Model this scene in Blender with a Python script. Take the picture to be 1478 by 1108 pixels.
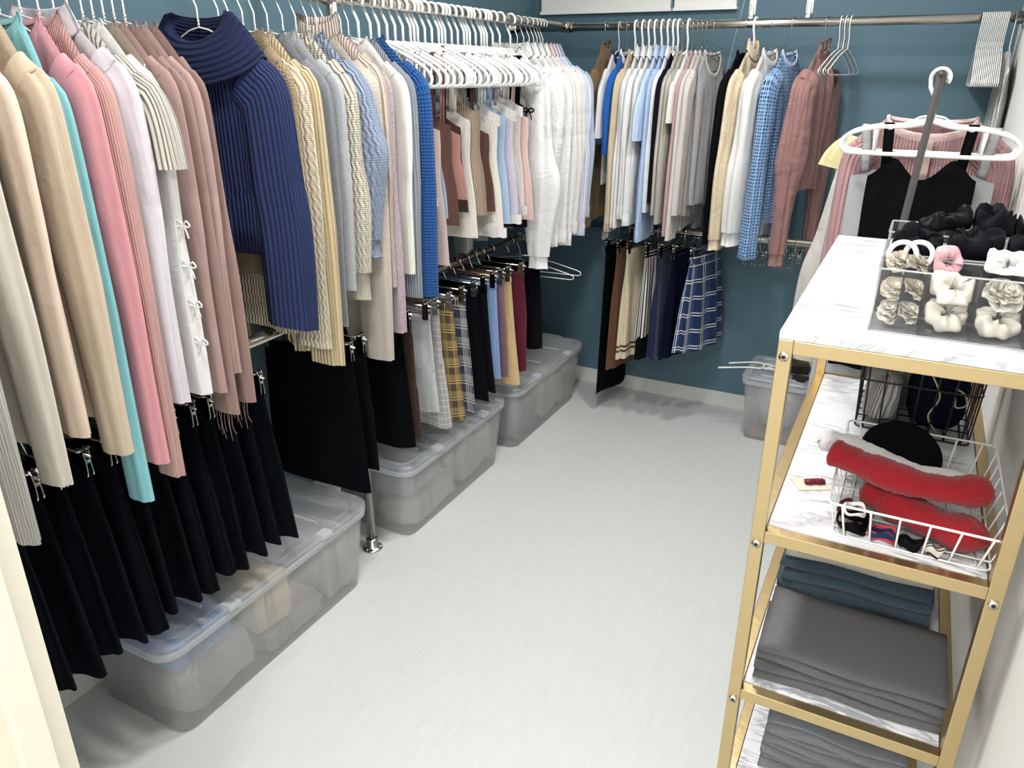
import bpy, bmesh, math, random
import numpy as np
from mathutils import Matrix, Vector

PI = math.pi
for o in list(bpy.data.objects):
    bpy.data.objects.remove(o)
SC = bpy.context.scene
COL = SC.collection

# ------------------------------------------------------------------ camera, world, lights, exposure
YAW, PITCH, ROLL, FPX, CAMH = 27.2, 22.2, 0.3, 1100.0, 1.55
ya, pa, ra = (math.radians(v) for v in (YAW, PITCH, ROLL))
fw = Vector((-math.sin(ya)*math.cos(pa), math.cos(ya)*math.cos(pa), -math.sin(pa)))
rt = Vector((math.cos(ya), math.sin(ya), 0)); up = rt.cross(fw)
rt2 = rt*math.cos(ra)+up*math.sin(ra); up2 = -rt*math.sin(ra)+up*math.cos(ra)
cd = bpy.data.cameras.new('camera'); cam = bpy.data.objects.new('camera', cd); COL.objects.link(cam)
m = Matrix((rt2, up2, -fw)).transposed().to_4x4(); m.translation = (0, 0, CAMH); cam.matrix_world = m
cd.sensor_width = 36; cd.lens = 36*FPX/1478; cd.clip_start = 0.02
SC.camera = cam

w = bpy.data.worlds.new('world'); SC.world = w; w.use_nodes = True
w.node_tree.nodes['Background'].inputs[0].default_value = (1.0, .995, .985, 1)
w.node_tree.nodes['Background'].inputs[1].default_value = 1.2

def area(name, loc, size, power, rot=(0, 0, 0), col=(1, .985, .965), shape='DISK', sy=None):
    l = bpy.data.lights.new(name, 'AREA'); l.shape = shape; l.size = size; l.energy = power; l.color = col
    if sy: l.size_y = sy
    o = bpy.data.objects.new(name, l); COL.objects.link(o); o.location = loc; o.rotation_euler = rot
    return o
# closet ceiling lamps above the frame (overlapping shadows under the skirts, glints along the rails) and the
# ceiling lamp of the hall behind the camera (bright camera side of the door frame); all hang at ceiling height
area('ceiling_lamp_near_offscreen', (-0.60, 0.75, 2.40), .20, 12)
area('ceiling_lamp_middle_offscreen', (-0.66, 1.75, 2.40), .20, 13)
area('ceiling_lamp_far_offscreen', (-0.55, 2.62, 2.40), .20, 11)
area('hall_ceiling_lamp_offscreen', (-0.35, -0.8, 2.40), .30, 22)

SC.view_settings.view_transform = 'Standard'
SC.view_settings.look = 'None'
SC.view_settings.gamma = 1
SC.view_settings.use_curve_mapping = False
SC.view_settings.exposure = 0.52

# ------------------------------------------------------------------ materials
def lin(c):
    c /= 255.0
    return c/12.92 if c <= .04045 else ((c+.055)/1.055)**2.4
def C(r, g=None, b=None):
    if g is None: r, g, b = r
    return (lin(r), lin(g), lin(b), 1)

class NT:
    def __init__(s, name):
        s.m = bpy.data.materials.new(name); s.m.use_nodes = True; s.t = s.m.node_tree
        for n in list(s.t.nodes): s.t.nodes.remove(n)
        s.out = s.n('ShaderNodeOutputMaterial')
    def n(s, t, **k):
        o = s.t.nodes.new(t)
        for a, v in k.items(): setattr(o, a, v)
        return o
    def l(s, a, b): s.t.links.new(a, b)
    def put(s, sock, v):
        if hasattr(v, 'links'): s.l(v, sock)
        else: sock.default_value = v
    def M(s, op, a, b=0.0, c=None):
        n = s.n('ShaderNodeMath', operation=op); s.put(n.inputs[0], a); s.put(n.inputs[1], b)
        if c is not None: s.put(n.inputs[2], c)
        return n.outputs[0]
    def mix(s, f, a, b):
        n = s.n('ShaderNodeMix', data_type='RGBA'); s.put(n.inputs[0], f); s.put(n.inputs[6], a); s.put(n.inputs[7], b)
        return n.outputs[2]
    def noise(s, vec, scale, detail=2, rough=.5, dist=0):
        n = s.n('ShaderNodeTexNoise'); s.put(n.inputs['Vector'], vec)
        n.inputs['Scale'].default_value = scale; n.inputs['Detail'].default_value = detail
        n.inputs['Roughness'].default_value = rough; n.inputs['Distortion'].default_value = dist
        return n.outputs['Fac']
    def bump(s, h, dist, strength=1, nrm=None):
        b = s.n('ShaderNodeBump'); b.inputs['Distance'].default_value = dist; b.inputs['Strength'].default_value = strength
        s.l(h, b.inputs['Height'])
        if nrm is not None: s.l(nrm, b.inputs['Normal'])
        return b.outputs[0]
    def pr(s, col, rough=.5, metal=0, nrm=None, **k):
        p = s.n('ShaderNodeBsdfPrincipled'); s.put(p.inputs['Base Color'], col)
        s.put(p.inputs['Roughness'], rough); p.inputs['Metallic'].default_value = metal
        if nrm is not None: s.l(nrm, p.inputs['Normal'])
        for a, v in k.items(): s.put(p.inputs[a.replace('_', ' ')], v)
        return p.outputs[0]
    def done(s, sh): s.l(sh, s.out.inputs[0]); return s.m

MATS = {}
def fab(rgb, kind='plain', p=.006, d=.0016, rough=.85, rgb2=None, alpha=1.0, wr=.004, sheen=.12, name='cloth', var=.10):
    key = (rgb, kind, p, d, rough, rgb2, alpha, wr, sheen)
    if key in MATS: return MATS[key]
    t = NT(name)
    tc = t.n('ShaderNodeTexCoord'); uv = tc.outputs['UV']; ob = tc.outputs['Object']
    sp = t.n('ShaderNodeSeparateXYZ'); t.l(uv, sp.inputs[0]); u, v = sp.outputs[0], sp.outputs[1]
    kf = .75 if min(rgb) > 195 else .84
    dk = max(rgb) < 62; spec = .06 if dk else .25
    if dk: sheen = 0; kf = .55
    base = tuple(x*kf for x in C(rgb)[:3])+(1,); c2 = tuple(x*kf for x in C(rgb2)[:3])+(1,) if rgb2 else None
    nz = t.noise(ob, 9, 3)
    dark = tuple(x*(1-var) for x in base[:3])+(1,)
    col = t.mix(nz, base, dark)
    def sn(x, per): return t.M('SINE', t.M('MULTIPLY', x, 2*PI/per))
    def stripe(x, per, wd, off=0.0):
        return t.M('LESS_THAN', t.M('FRACT', t.M('ADD', t.M('DIVIDE', x, per), 10.0+off)), wd)
    h = None; al = None
    if kind == 'rib': h = sn(u, p)
    elif kind == 'knit':
        zz = t.M('ABSOLUTE', t.M('SUBTRACT', t.M('FRACT', t.M('ADD', t.M('DIVIDE', u, p), 20.0)), .5))
        h = t.M('SINE', t.M('MULTIPLY', t.M('ADD', t.M('DIVIDE', v, p*.7), zz), 2*PI))
    elif kind == 'waffle':
        a = t.M('ABSOLUTE', sn(u, p*2)); b = t.M('ABSOLUTE', sn(v, p*2)); h = t.M('MULTIPLY', a, b)
    elif kind == 'cable':
        ph = t.M('MULTIPLY', sn(v, p*2.6), 1.1)
        h = t.M('SINE', t.M('ADD', t.M('MULTIPLY', u, 2*PI/p), ph))
        h = t.M('ADD', h, t.M('MULTIPLY', sn(v, p*.45), .25))
    elif kind == 'marl':
        q = t.noise(ob, 260, 2, .7); col = t.mix(t.M('MULTIPLY', t.M('SUBTRACT', q, .38), 3.2), base, c2); h = q
    elif kind == 'tier': h = t.M('FRACT', t.M('ADD', t.M('DIVIDE', v, p), 20.0))
    elif kind == 'vstripe': col = t.mix(stripe(u, p, .45), col, c2)
    elif kind == 'hstripe': col = t.mix(stripe(v, p, .4), col, c2)
    elif kind == 'check':
        f = t.M('MULTIPLY', t.M('ADD', stripe(u, p, .12), stripe(v, p, .12)), .5)
        f2 = t.M('MULTIPLY', t.M('ADD', stripe(u, p*.25, .5), stripe(v, p*.25, .5)), .13)
        col = t.mix(t.M('ADD', f, f2), col, c2)
    elif kind == 'plaid':
        f = t.M('MULTIPLY', t.M('ADD', stripe(u, p, .3), stripe(v, p, .3)), .28)
        g = t.M('MAXIMUM', t.M('MAXIMUM', stripe(u, p, .055, .1), stripe(v, p, .055, .1)),
                t.M('MAXIMUM', stripe(u, p, .05, .25), stripe(v, p, .05, .25)))
        col = t.mix(f, col, c2); col = t.mix(t.M('MULTIPLY', g, .85), col, c2)
    elif kind == 'tartan':
        g = t.M('MAXIMUM', t.M('MAXIMUM', stripe(u, p, .05, 0), stripe(v, p, .05, 0)),
                t.M('MAXIMUM', stripe(u, p, .05, .16), stripe(v, p, .05, .16)))
        nv = t.M('MULTIPLY', stripe(u, p, .4, .6), .6)
        col = t.mix(nv, col, C(10, 18, 48)); col = t.mix(t.M('MULTIPLY', g, .9), col, c2)
    elif kind == 'mesh':
        vo = t.n('ShaderNodeTexVoronoi'); t.l(uv, vo.inputs['Vector']); vo.inputs['Scale'].default_value = 1/p
        vo.inputs['Randomness'].default_value = .12
        al = t.M('GREATER_THAN', vo.outputs['Distance'], .36)
    elif kind == 'lace':
        vo = t.n('ShaderNodeTexVoronoi'); t.l(uv, vo.inputs['Vector']); vo.inputs['Scale'].default_value = 1/p
        h = vo.outputs['Distance']
    elif kind == 'fur':
        h = t.noise(ob, 160, 4, .75)
    elif kind == 'terry':
        h = t.noise(ob, 420, 3, .7)
    nrm = None
    if wr:
        mp = t.n('ShaderNodeMapping'); t.l(uv, mp.inputs[0]); mp.inputs['Scale'].default_value = (13, 2.0, 1)
        nrm = t.bump(t.noise(ob, 13, 3, .55, .5), wr, 1, t.bump(t.noise(mp.outputs[0], 1, 2, .5, .6), wr*2.6))
    nrm = t.bump(t.noise(uv, 700, 2), .0005, .6, nrm)
    if h is not None: nrm = t.bump(h, d, 1, nrm)
    sh = t.pr(col, rough, 0, nrm, Sheen_Weight=sheen, Specular_IOR_Level=spec)
    if alpha < 1 or al is not None:
        tr = t.n('ShaderNodeBsdfTransparent'); mx = t.n('ShaderNodeMixShader')
        t.put(mx.inputs[0], al if al is not None else alpha)
        t.l(tr.outputs[0], mx.inputs[1]); t.l(sh, mx.inputs[2]); sh = mx.outputs[0]
    MATS[key] = t.done(sh); return MATS[key]

def simple(name, rgb, rough=.5, metal=0, nb=0, ns=30, **k):
    t = NT(name); tc = t.n('ShaderNodeTexCoord')
    nz = t.noise(tc.outputs['Object'], ns, 3)
    b = C(rgb); col = t.mix(nz, b, tuple(x*.93 for x in b[:3])+(1,))
    nrm = t.bump(nz, nb) if nb else None
    return t.done(t.pr(col, rough, metal, nrm, **k))

def clear(name, tint, op, rough=.12, noisy=False, gloss=.5):
    """thin clear plastic: part see-through, part milky diffuse + translucent, glossy coat"""
    t = NT(name)
    tr = t.n('ShaderNodeBsdfTransparent'); tr.inputs[0].default_value = (1, 1, 1, 1)
    di = t.n('ShaderNodeBsdfDiffuse'); di.inputs[0].default_value = C(tint)
    tl = t.n('ShaderNodeBsdfTranslucent'); tl.inputs[0].default_value = C(tint)
    a = t.n('ShaderNodeMixShader'); a.inputs[0].default_value = .45; t.l(di.outputs[0], a.inputs[1]); t.l(tl.outputs[0], a.inputs[2])
    b = t.n('ShaderNodeMixShader'); t.l(tr.outputs[0], b.inputs[1]); t.l(a.outputs[0], b.inputs[2])
    tc = t.n('ShaderNodeTexCoord')
    if noisy:
        nz = t.noise(tc.outputs['Object'], 5, 2); t.l(t.M('MULTIPLY_ADD', nz, .2, op-.1), b.inputs[0])
    else: b.inputs[0].default_value = op
    gl = t.n('ShaderNodeBsdfGlossy'); gl.inputs['Roughness'].default_value = rough
    lw = t.n('ShaderNodeFresnel'); lw.inputs[0].default_value = 1.45
    c = t.n('ShaderNodeMixShader'); t.l(t.M('MULTIPLY', lw.outputs[0], gloss), c.inputs[0]); t.l(b.outputs[0], c.inputs[1]); t.l(gl.outputs[0], c.inputs[2])
    return t.done(c.outputs[0])

M_CHROME = simple('chrome', (205, 203, 198), .16, 1)
M_STEEL = simple('stainless_rail', (198, 192, 184), .22, 1)
M_GOLD = simple('brushed_gold', (196, 174, 130), .36, 1, .0004, 60)
M_WWIRE = simple('white_wire', (236, 236, 232), .35)
M_WPLAST = simple('white_plastic', (240, 240, 238), .35)
M_BPLAST = simple('black_plastic', (22, 22, 24), .35)
M_BWIRE = simple('black_wire', (28, 26, 26), .4)
M_BIN = clear('bin_plastic', (248, 249, 250), .22, .2, False, .35)
M_LID = clear('bin_lid_plastic', (232, 236, 242), .40, .25, False, .6)
M_RIM = clear('bin_rim_plastic', (232, 235, 238), .72, .3, False, .5)
M_ACR = clear('acrylic', (244, 247, 249), .02, .03, False, .22)
M_ACRE = clear('acrylic_edge', (242, 246, 248), .45, .05, False, .9)
M_JAMB = simple('door_frame_paint', (224, 219, 204), .5)
M_BASE = simple('baseboard_vinyl', (212, 213, 210), .5)
M_SCREW = simple('screw_metal', (222, 216, 200), .25, 1)

def m_wall(name, rgb, bump=.0006):
    t = NT(name); tc = t.n('ShaderNodeTexCoord'); nz = t.noise(tc.outputs['Object'], 90, 3); n2 = t.noise(tc.outputs['Object'], 60, 3)
    b = C(rgb); col = t.mix(n2, b, tuple(x*.95 for x in b[:3])+(1,))
    return t.done(t.pr(col, .62, 0, t.bump(nz, bump)))
M_TEAL = m_wall('teal_wallpaper', (80, 110, 124))
M_WHITEWALL = m_wall('white_wallpaper', (238, 237, 232))
M_CEIL = m_wall('white_ceiling', (235, 234, 230))

def m_floor():
    t = NT('grey_vinyl_floor'); tc = t.n('ShaderNodeTexCoord'); mp = t.n('ShaderNodeMapping'); t.l(tc.outputs['Object'], mp.inputs[0])
    mp.inputs['Scale'].default_value = (9, 1.4, 1); mp.inputs['Rotation'].default_value = (0, 0, .12)
    nz = t.noise(mp.outputs[0], 7, 5, .62, .6)
    f = t.M('MULTIPLY', t.M('SUBTRACT', nz, .3), 1.4)
    col = t.mix(f, C(203, 206, 204), C(193, 196, 195))
    sp = t.noise(mp.outputs[0], 22, 2, .5)
    fl = t.M('MULTIPLY', t.M('GREATER_THAN', sp, .70), .5)
    col = t.mix(fl, col, C(216, 216, 212))
    return t.done(t.pr(col, .42, 0, t.bump(nz, .0008), Specular_IOR_Level=.35))
M_FLOOR = m_floor()

def m_marble():
    t = NT('white_marble'); tc = t.n('ShaderNodeTexCoord'); mp = t.n('ShaderNodeMapping'); t.l(tc.outputs['Object'], mp.inputs[0])
    mp.inputs['Rotation'].default_value = (0, 0, .75); mp.inputs['Scale'].default_value = (1, 4.5, 1)
    n = t.noise(mp.outputs[0], 4.2, 6, .62, .7)
    v = t.M('ABSOLUTE', t.M('SUBTRACT', n, .5))
    vein = t.M('SUBTRACT', 1.0, t.M('MULTIPLY', v, 26))
    vein = t.M('MAXIMUM', vein, 0.0)
    msk = t.noise(tc.outputs['Object'], 7, 2)
    vein = t.M('MULTIPLY', vein, t.M('MAXIMUM', t.M('MULTIPLY', t.M('SUBTRACT', msk, .36), 4), 0.0))
    vein = t.M('MINIMUM', vein, .75)
    soft = t.noise(mp.outputs[0], 3, 3)
    col = t.mix(soft, C(228, 228, 230), C(200, 201, 206)); col = t.mix(vein, col, C(134, 135, 141))
    return t.done(t.pr(col, .28))
M_MARBLE = m_marble()

# ------------------------------------------------------------------ mesh tools
def V(*a): return np.array(a, float)

class MB:
    def __init__(s): s.v = []; s.f = []; s.uv = []; s.flat = False
    def grid(s, P, U=None, cu=False, cv=False):
        """P[j][i] points; rows j, columns i; cu closes i, cv closes j"""
        P = np.asarray(P, float); nj, ni = P.shape[:2]; b = len(s.v)
        s.v.extend(map(tuple, P.reshape(-1, 3)))
        if U is None: U = np.zeros((nj, ni, 2))
        s.uv.extend(map(tuple, np.asarray(U).reshape(-1, 2)))
        for j in range(nj if cv else nj-1):
            j2 = (j+1) % nj
            for i in range(ni if cu else ni-1):
                i2 = (i+1) % ni
                s.f.append((b+j*ni+i, b+j*ni+i2, b+j2*ni+i2, b+j2*ni+i))
        return b
    def cap(s, idx): s.f.append(tuple(idx))
    def box(s, x0, x1, y0, y1, z0, z1):
        b = len(s.v)
        s.v += [(x, y, z) for z in (z0, z1) for y in (y0, y1) for x in (x0, x1)]
        s.uv += [(x, y+z) for z in (z0, z1) for y in (y0, y1) for x in (x0, x1)]
        for q in ((0, 2, 3, 1), (4, 5, 7, 6), (0, 1, 5, 4), (2, 6, 7, 3), (0, 4, 6, 2), (1, 3, 7, 5)): s.f.append(tuple(b+k for k in q))
    def tube(s, pts, r, seg=8, closed=False, ry=None, ref=None, caps=True):
        pts = [V(*p) for p in pts]; n = len(pts); rows = []; U = []
        rs = r if hasattr(r, '__len__') else [r]*n
        rys = (ry if hasattr(ry, '__len__') else [ry]*n) if ry is not None else rs
        prev = None; L = 0
        for k in range(n):
            a = pts[(k-1) % n] if (closed or k > 0) else pts[k]; c = pts[(k+1) % n] if (closed or k < n-1) else pts[k]
            t = c-a; t /= (np.linalg.norm(t)+1e-12)
            if prev is None:
                q = V(*ref) if ref is not None else (V(0, 0, 1) if abs(t[2]) < .9 else V(0, 1, 0))
            else: q = prev
            nn = q-t*np.dot(q, t); nn /= (np.linalg.norm(nn)+1e-12); prev = nn; bb = np.cross(t, nn)
            if k: L += np.linalg.norm(pts[k]-pts[k-1])
            rows.append([pts[k]+nn*rs[k]*math.cos(2*PI*i/seg)+bb*rys[k]*math.sin(2*PI*i/seg) for i in range(seg)])
            U.append([(2*PI*i/seg*rs[k], L) for i in range(seg)])
        b = s.grid(rows, U, True, closed)
        if caps and not closed:
            s.cap([b+i for i in range(seg)][::-1]); s.cap([b+(n-1)*seg+i for i in range(seg)])
    def lathe(s, prof, seg=24, c=(0, 0, 0)):
        rows = [[(c[0]+r*math.cos(2*PI*i/seg), c[1]+r*math.sin(2*PI*i/seg), c[2]+z) for i in range(seg)] for r, z in prof]
        U = [[(i/seg*2*PI*max(r, .01), z) for i in range(seg)] for r, z in prof]
        s.grid(rows, U, True)
    def build(s, name, mat, parent=None, smooth=True, loc=None, bevel=0):
        me = bpy.data.meshes.new(name); me.from_pydata(s.v, [], s.f)
        uvl = me.uv_layers.new(name='UVMap')
        li = np.empty(len(me.loops), np.int32); me.loops.foreach_get('vertex_index', li)
        uvl.data.foreach_set('uv', np.array(s.uv, np.float32)[li].ravel())
        if bevel:
            bm = bmesh.new(); bm.from_mesh(me); bmesh.ops.recalc_face_normals(bm, faces=bm.faces)
            bmesh.ops.bevel(bm, geom=list(bm.edges), offset=bevel, segments=2, affect='EDGES', profile=.5); bm.to_mesh(me); bm.free()
        if smooth: me.polygons.foreach_set('use_smooth', [True]*len(me.polygons))
        me.materials.append(mat); me.update()
        o = bpy.data.objects.new(name, me); COL.objects.link(o)
        if parent: o.parent = parent
        if loc is not None: o.location = loc
        return o

def tag(o, label, cat, group=None):
    o['label'] = label; o['category'] = cat
    if group: o['group'] = group
    return o
def thing(name, label, cat, loc=(0, 0, 0), rz=0, group=None):
    o = bpy.data.objects.new(name, None); COL.objects.link(o); o.empty_display_size = .05
    o.location = loc; o.rotation_euler = (0, 0, rz); return tag(o, label, cat, group)
def struct(o): o['kind'] = 'structure'; return o
def copy_tree(o, parent=None):
    c = o.copy(); COL.objects.link(c); c.parent = parent
    for ch in list(o.children): copy_tree(ch, c)
    return c
def catmull(pts, n):
    pts = [V(*p) for p in pts]; P = [2*pts[0]-pts[1]]+pts+[2*pts[-1]-pts[-2]]; out = []
    m_ = len(pts)-1
    for k in range(n):
        u = k/(n-1)*m_; i = min(int(u), m_-1); f = u-i; a, b, c, d = P[i:i+4]
        out.append(.5*((2*b)+(-a+c)*f+(2*a-5*b+4*c-d)*f*f+(-a+3*b-3*c+d)*f**3))
    return out
def sstep(a, b, x):
    t = min(1, max(0, (x-a)/(b-a))); return t*t*(3-2*t)

# ------------------------------------------------------------------ the room
XL, XR, YB, ZC = -1.75, .238, 3.62, 2.42
YF = .47
def slab(name, x0, x1, y0, y1, z0, z1, mat, parent=None):
    b = MB(); b.box(x0, x1, y0, y1, z0, z1); o = b.build(name, mat, parent, False)
    return o
struct(slab('floor', XL-.1, XR+.1, -1.6, YB+.1, -.05, 0, M_FLOOR))
struct(slab('ceiling', XL-.1, XR+.1, -1.6, YB+.1, ZC, ZC+.05, M_CEIL))
struct(slab('wall_left', XL-.1, XL, YF-.1, YB+.1, 0, ZC, M_TEAL))
struct(slab('wall_back', XL, XR, YB, YB+.1, 0, ZC, M_TEAL))
struct(slab('wall_right', XR, XR+.1, -1.6, YB, 0, ZC, M_WHITEWALL))
struct(slab('wall_front', XL-.1, -1.03, YF-.1, YF-.012, 0, ZC, M_WHITEWALL))
d = slab('trim_1', -1.03, -.995, YF-.13, YF, 0, ZC, M_JAMB); struct(d)
slab('door_stop', -.995, -.977, YF-.075, YF-.035, 0, ZC, M_JAMB, d)
slab('casing', -1.10, -.998, YF-.15, YF-.13, 0, ZC, M_JAMB, d)
struct(slab('baseboard_back', XL, XR, YB-.008, YB, 0, .075, M_BASE))
struct(slab('baseboard_left', XL, XL+.008, YF-.012, YB-.008, 0, .075, M_BASE))
struct(slab('baseboard_right', XR-.008, XR, 1.0, YB-.008, 0, .075, M_BASE))

# wall things high on the back wall
for (a, b_, lab) in ((-1.705, -1.085, 'long white wall board above the corner of the rails'), (-1.067, -.80, 'short white wall board beside the two white wall hooks')):
    t = thing('wall_board', lab, 'wall board', (0, YB, 1.815))
    q = MB(); q.box(a, b_, -.022, 0, 0, .30); q.build('panel', simple('white_board', (236, 235, 230), .5), t, False, bevel=.002)
    q = MB(); q.box(a-.004, b_+.004, -.026, -.001, -.012, .0); q.build('edge_strip', M_WPLAST, t, False)
for x in (-.735, -.507):
    t = thing('wall_hook', 'white adhesive plastic hook high on the teal wall', 'hook', (x, YB, 1.75), 0, 'white wall hooks')
    q = MB(); q.box(-.014, .014, -.005, 0, .03, .12); q.build('base_plate', M_WPLAST, t, False, bevel=.002)
    q = MB(); q.tube(catmull([(0, -.004, .07), (0, -.012, .035), (0, -.022, .012), (0, -.034, .02)], 10), .009, 10); q.lathe([(0, -.002), (.012, 0), (.012, .004)], 14, (0, -.02, .01))
    q.build('hook_arm', M_WPLAST, t)
q = MB(); q.box(-1.355, -1.32, YB-.009, YB, .775, .815); tag(q.build('wall_plate', M_WPLAST, None, False, bevel=.003), 'small white wall plate just below the lower back rail', 'wall plate')
q = MB(); q.tube(catmull([(-.74, YB-.006, 2.41), (-.765, YB-.006, 1.9), (-.80, YB-.006, 1.66), (-.835, YB-.006, 1.40), (-.83, YB-.006, 1.2)], 24), .0035, 6)
tag(q.build('hanging_cord', clear('clear_cord', (210, 220, 225), .6), None), 'thin pale cord hanging down the teal wall behind the back rail', 'cord')

# ------------------------------------------------------------------ rails
ZU, ZL_, XRAIL, YRAIL = 1.735, .895, -1.47, 3.30
YRAIL = 3.384
RR = .016
def rail(name, label, a, b, flanges, clamps=()):
    t = thing(name, label, 'clothes rail', ((a[0]+b[0])/2, (a[1]+b[1])/2, a[2]))
    o = V(*t.location); q = MB(); q.tube([V(*a)-o, V(*b)-o], RR, 20); q.build('pipe', M_STEEL, t)
    dv = V(*b)-V(*a); dv /= np.linalg.norm(dv)
    for k in flanges:
        p = V(*(a, b)[k])-o; s_ = dv if k == 0 else -dv
        q = MB(); q.tube([p, p+s_*.006, p+s_*.0061, p+s_*.03], [.034, .034, .021, .021], 20); q.build('flange', M_CHROME, t)
    for c in clamps:
        p = V(*c)-o; q = MB(); q.tube([p-dv*.022, p+dv*.022], .0205, 20); q.build('clamp', M_CHROME, t)
    return t
rail('upper_side_rail', 'upper stainless rail along the left wall full of knitwear and white shirts', (XRAIL, YF-.012, ZU), (XRAIL, YRAIL-RR, ZU), (0,), ((XRAIL, 1.793, ZU), (XRAIL, YRAIL-.04, ZU)))
rail('lower_side_rail', 'lower stainless rail along the left wall carrying skirts on clip hangers', (XRAIL, YF-.012, ZL_), (XRAIL, YRAIL-RR, ZL_), (0,), ((XRAIL, 1.793, ZL_), (XRAIL, YRAIL-.04, ZL_)))
rail('upper_back_rail', 'upper stainless rail across the back wall carrying shirts', (XL, YRAIL, ZU), (XR, YRAIL, ZU), (0, 1), ((XRAIL, YRAIL, ZU),))
rail('lower_back_rail', 'lower stainless rail across the back wall with plaid skirt', (XL, YRAIL, ZL_), (XR, YRAIL, ZL_), (0, 1), ((XRAIL, YRAIL, ZL_),))
t = thing('support_pole', 'stainless floor pole standing between two storage bins', 'pole', (XRAIL, 1.793, 0))
q = MB(); q.tube([(0, 0, 0.01), (0, 0, ZC-.03)], RR, 20); q.build('pipe', M_STEEL, t)
q = MB(); q.lathe([(0, 0), (.036, 0), (.036, .004), (.03, .008), (.0205, .011), (.0205, .04), (.0165, .042)], 24); f_ = q.build('floor_flange', M_CHROME, t)
q = MB(); q.lathe([(0, ZC), (.036, ZC), (.036, ZC-.005), (.0205, ZC-.011), (.0205, ZC-.04), (.0165, ZC-.042)], 24); q.build('ceiling_flange', M_CHROME, t)
for a in range(3):
    q = MB(); q.lathe([(0, .012), (.003, .0115), (.004, .007)], 8, (.029*math.cos(a*2.1+.5), .029*math.sin(a*2.1+.5), 0)); q.build('screw', M_SCREW, f_)

OCC = []          # (thing, extra half width kept free, fixed) of everything hung on a rail
def occ(t, base, fixed=None):
    OCC.append((t, base, fixed)); return t

# ------------------------------------------------------------------ hangers (origin = centre of the rail, rail along local Y)
def hook_path(R=.0195, neck=-.095, end=-35):
    pts = [(R*math.cos(math.radians(a)), 0, R*math.sin(math.radians(a))) for a in range(end, 200, 14)]
    pts += [(-R*.85, 0, -.022), (-.006, 0, -.042), (0, 0, -.055), (0, 0, neck)]
    return pts
HANGER = {}
def hanger_meshes(kind, hw=.205, drop=.075):
    key = (kind, round(hw, 3), round(drop, 3))
    if key in HANGER: return HANGER[key]
    parts = []
    if kind in ('wire', 'steel'):
        r = .0019; mat = M_WWIRE if kind == 'wire' else M_CHROME
        q = MB(); q.tube(hook_path(RR+r+.0004), r, 6); parts.append(('hook', q, mat))
        n = -.095
        pts = [(0, 0, n), (.03, 0, n-.006), (hw*.5, 0, n-drop*.42), (hw-.02, 0, n-drop*.93), (hw, 0, n-drop-.004), (hw+.002, 0, n-drop-.014), (hw-.012, 0, n-drop-.02), (0, 0, n-drop-.021)]
        pts = pts+[(-x, y, z) for x, y, z in pts[1:-1]][::-1]
        q = MB(); q.tube(pts, r, 6, True); parts.append(('frame', q, mat))
        q = MB(); q.tube([(.0018*math.cos(a), .0018*math.sin(a), n+.001*a) for a in np.linspace(0, 18, 40)], r*.6, 5); parts.append(('twist', q, mat))
    elif kind == 'plastic':
        r = .0044; mat = M_WPLAST
        q = MB(); q.tube(hook_path(RR+r+.0004, -.10), r, 8); parts.append(('hook', q, mat))
        n = -.10
        pts = catmull([(0, 0, n), (.05, 0, n-.012), (hw*.55, 0, n-drop*.5), (hw-.035, 0, n-drop*.86), (hw-.006, 0, n-drop-.012), (hw, 0, n-drop-.032), (hw-.012, 0, n-drop-.047), (hw-.04, 0, n-drop-.05)], 30)
        pts = [tuple(p) for p in pts]+[(0, 0, n-drop-.05)]
        pts = pts+[(-x, y, z) for x, y, z in pts[1:-1]][::-1]
        q = MB(); q.tube(pts, r*1.15, 8, True); parts.append(('frame', q, mat))
        for s_ in (-1, 1):
            q = MB(); q.tube([(s_*hw*.62, 0, n-drop*.55), (s_*hw*.60, 0, n-drop-.05)], r*.8, 8); parts.append(('strut', q, mat))
            q = MB(); q.tube(catmull([(s_*hw*.5, 0, n-drop*.42), (s_*hw*.47, 0, n-drop*.62), (s_*hw*.43, 0, n-drop*.6), (s_*hw*.42, 0, n-drop*.46)], 8), r*.55, 6); parts.append(('strap_hook', q, mat))
    elif kind == 'clip':
        r = .0022; mat = M_CHROME
        q = MB(); q.tube(hook_path(RR+r+.0004, -.05), r, 6); parts.append(('hook', q, mat))
        q = MB(); q.tube([(-hw, 0, -.052), (hw, 0, -.052)], .003, 8); parts.append(('bar', q, mat))
        for s_ in (-1, 1):
            x = s_*(hw-.022); q = MB()
            for e in (-1, 1):
                b = len(q.v)
                yy = lambda z: e*(.0035+.10*abs(z+.068)*(.55 if z < -.068 else .75))
                rows = [[(x+dx*wd, yy(z)+e*th, z) for dx, th in ((-1, 0), (1, 0), (1, .0025), (-1, .0025))] for z, wd in ((-.036, .006), (-.044, .010), (-.068, .011), (-.092, .012), (-.098, .010))]
                q.grid(rows, None, True)
                q.lathe([(0, -.001), (.0075, 0), (.0075, .003), (0, .004)], 10, (x, yy(-.04)+e*.003, -.042))
            q.tube([(x-.009, 0, -.066), (x+.009, 0, -.066)], .0045, 10)
            parts.append(('clip', q, M_CHROME if s_ else mat))
    out = []
    for nm, q, mt in parts:
        o = q.build(nm, mt, None, smooth=(nm != 'clip')); out.append((nm, o.data)); bpy.data.objects.remove(o)
    HANGER[key] = out; return out
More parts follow.
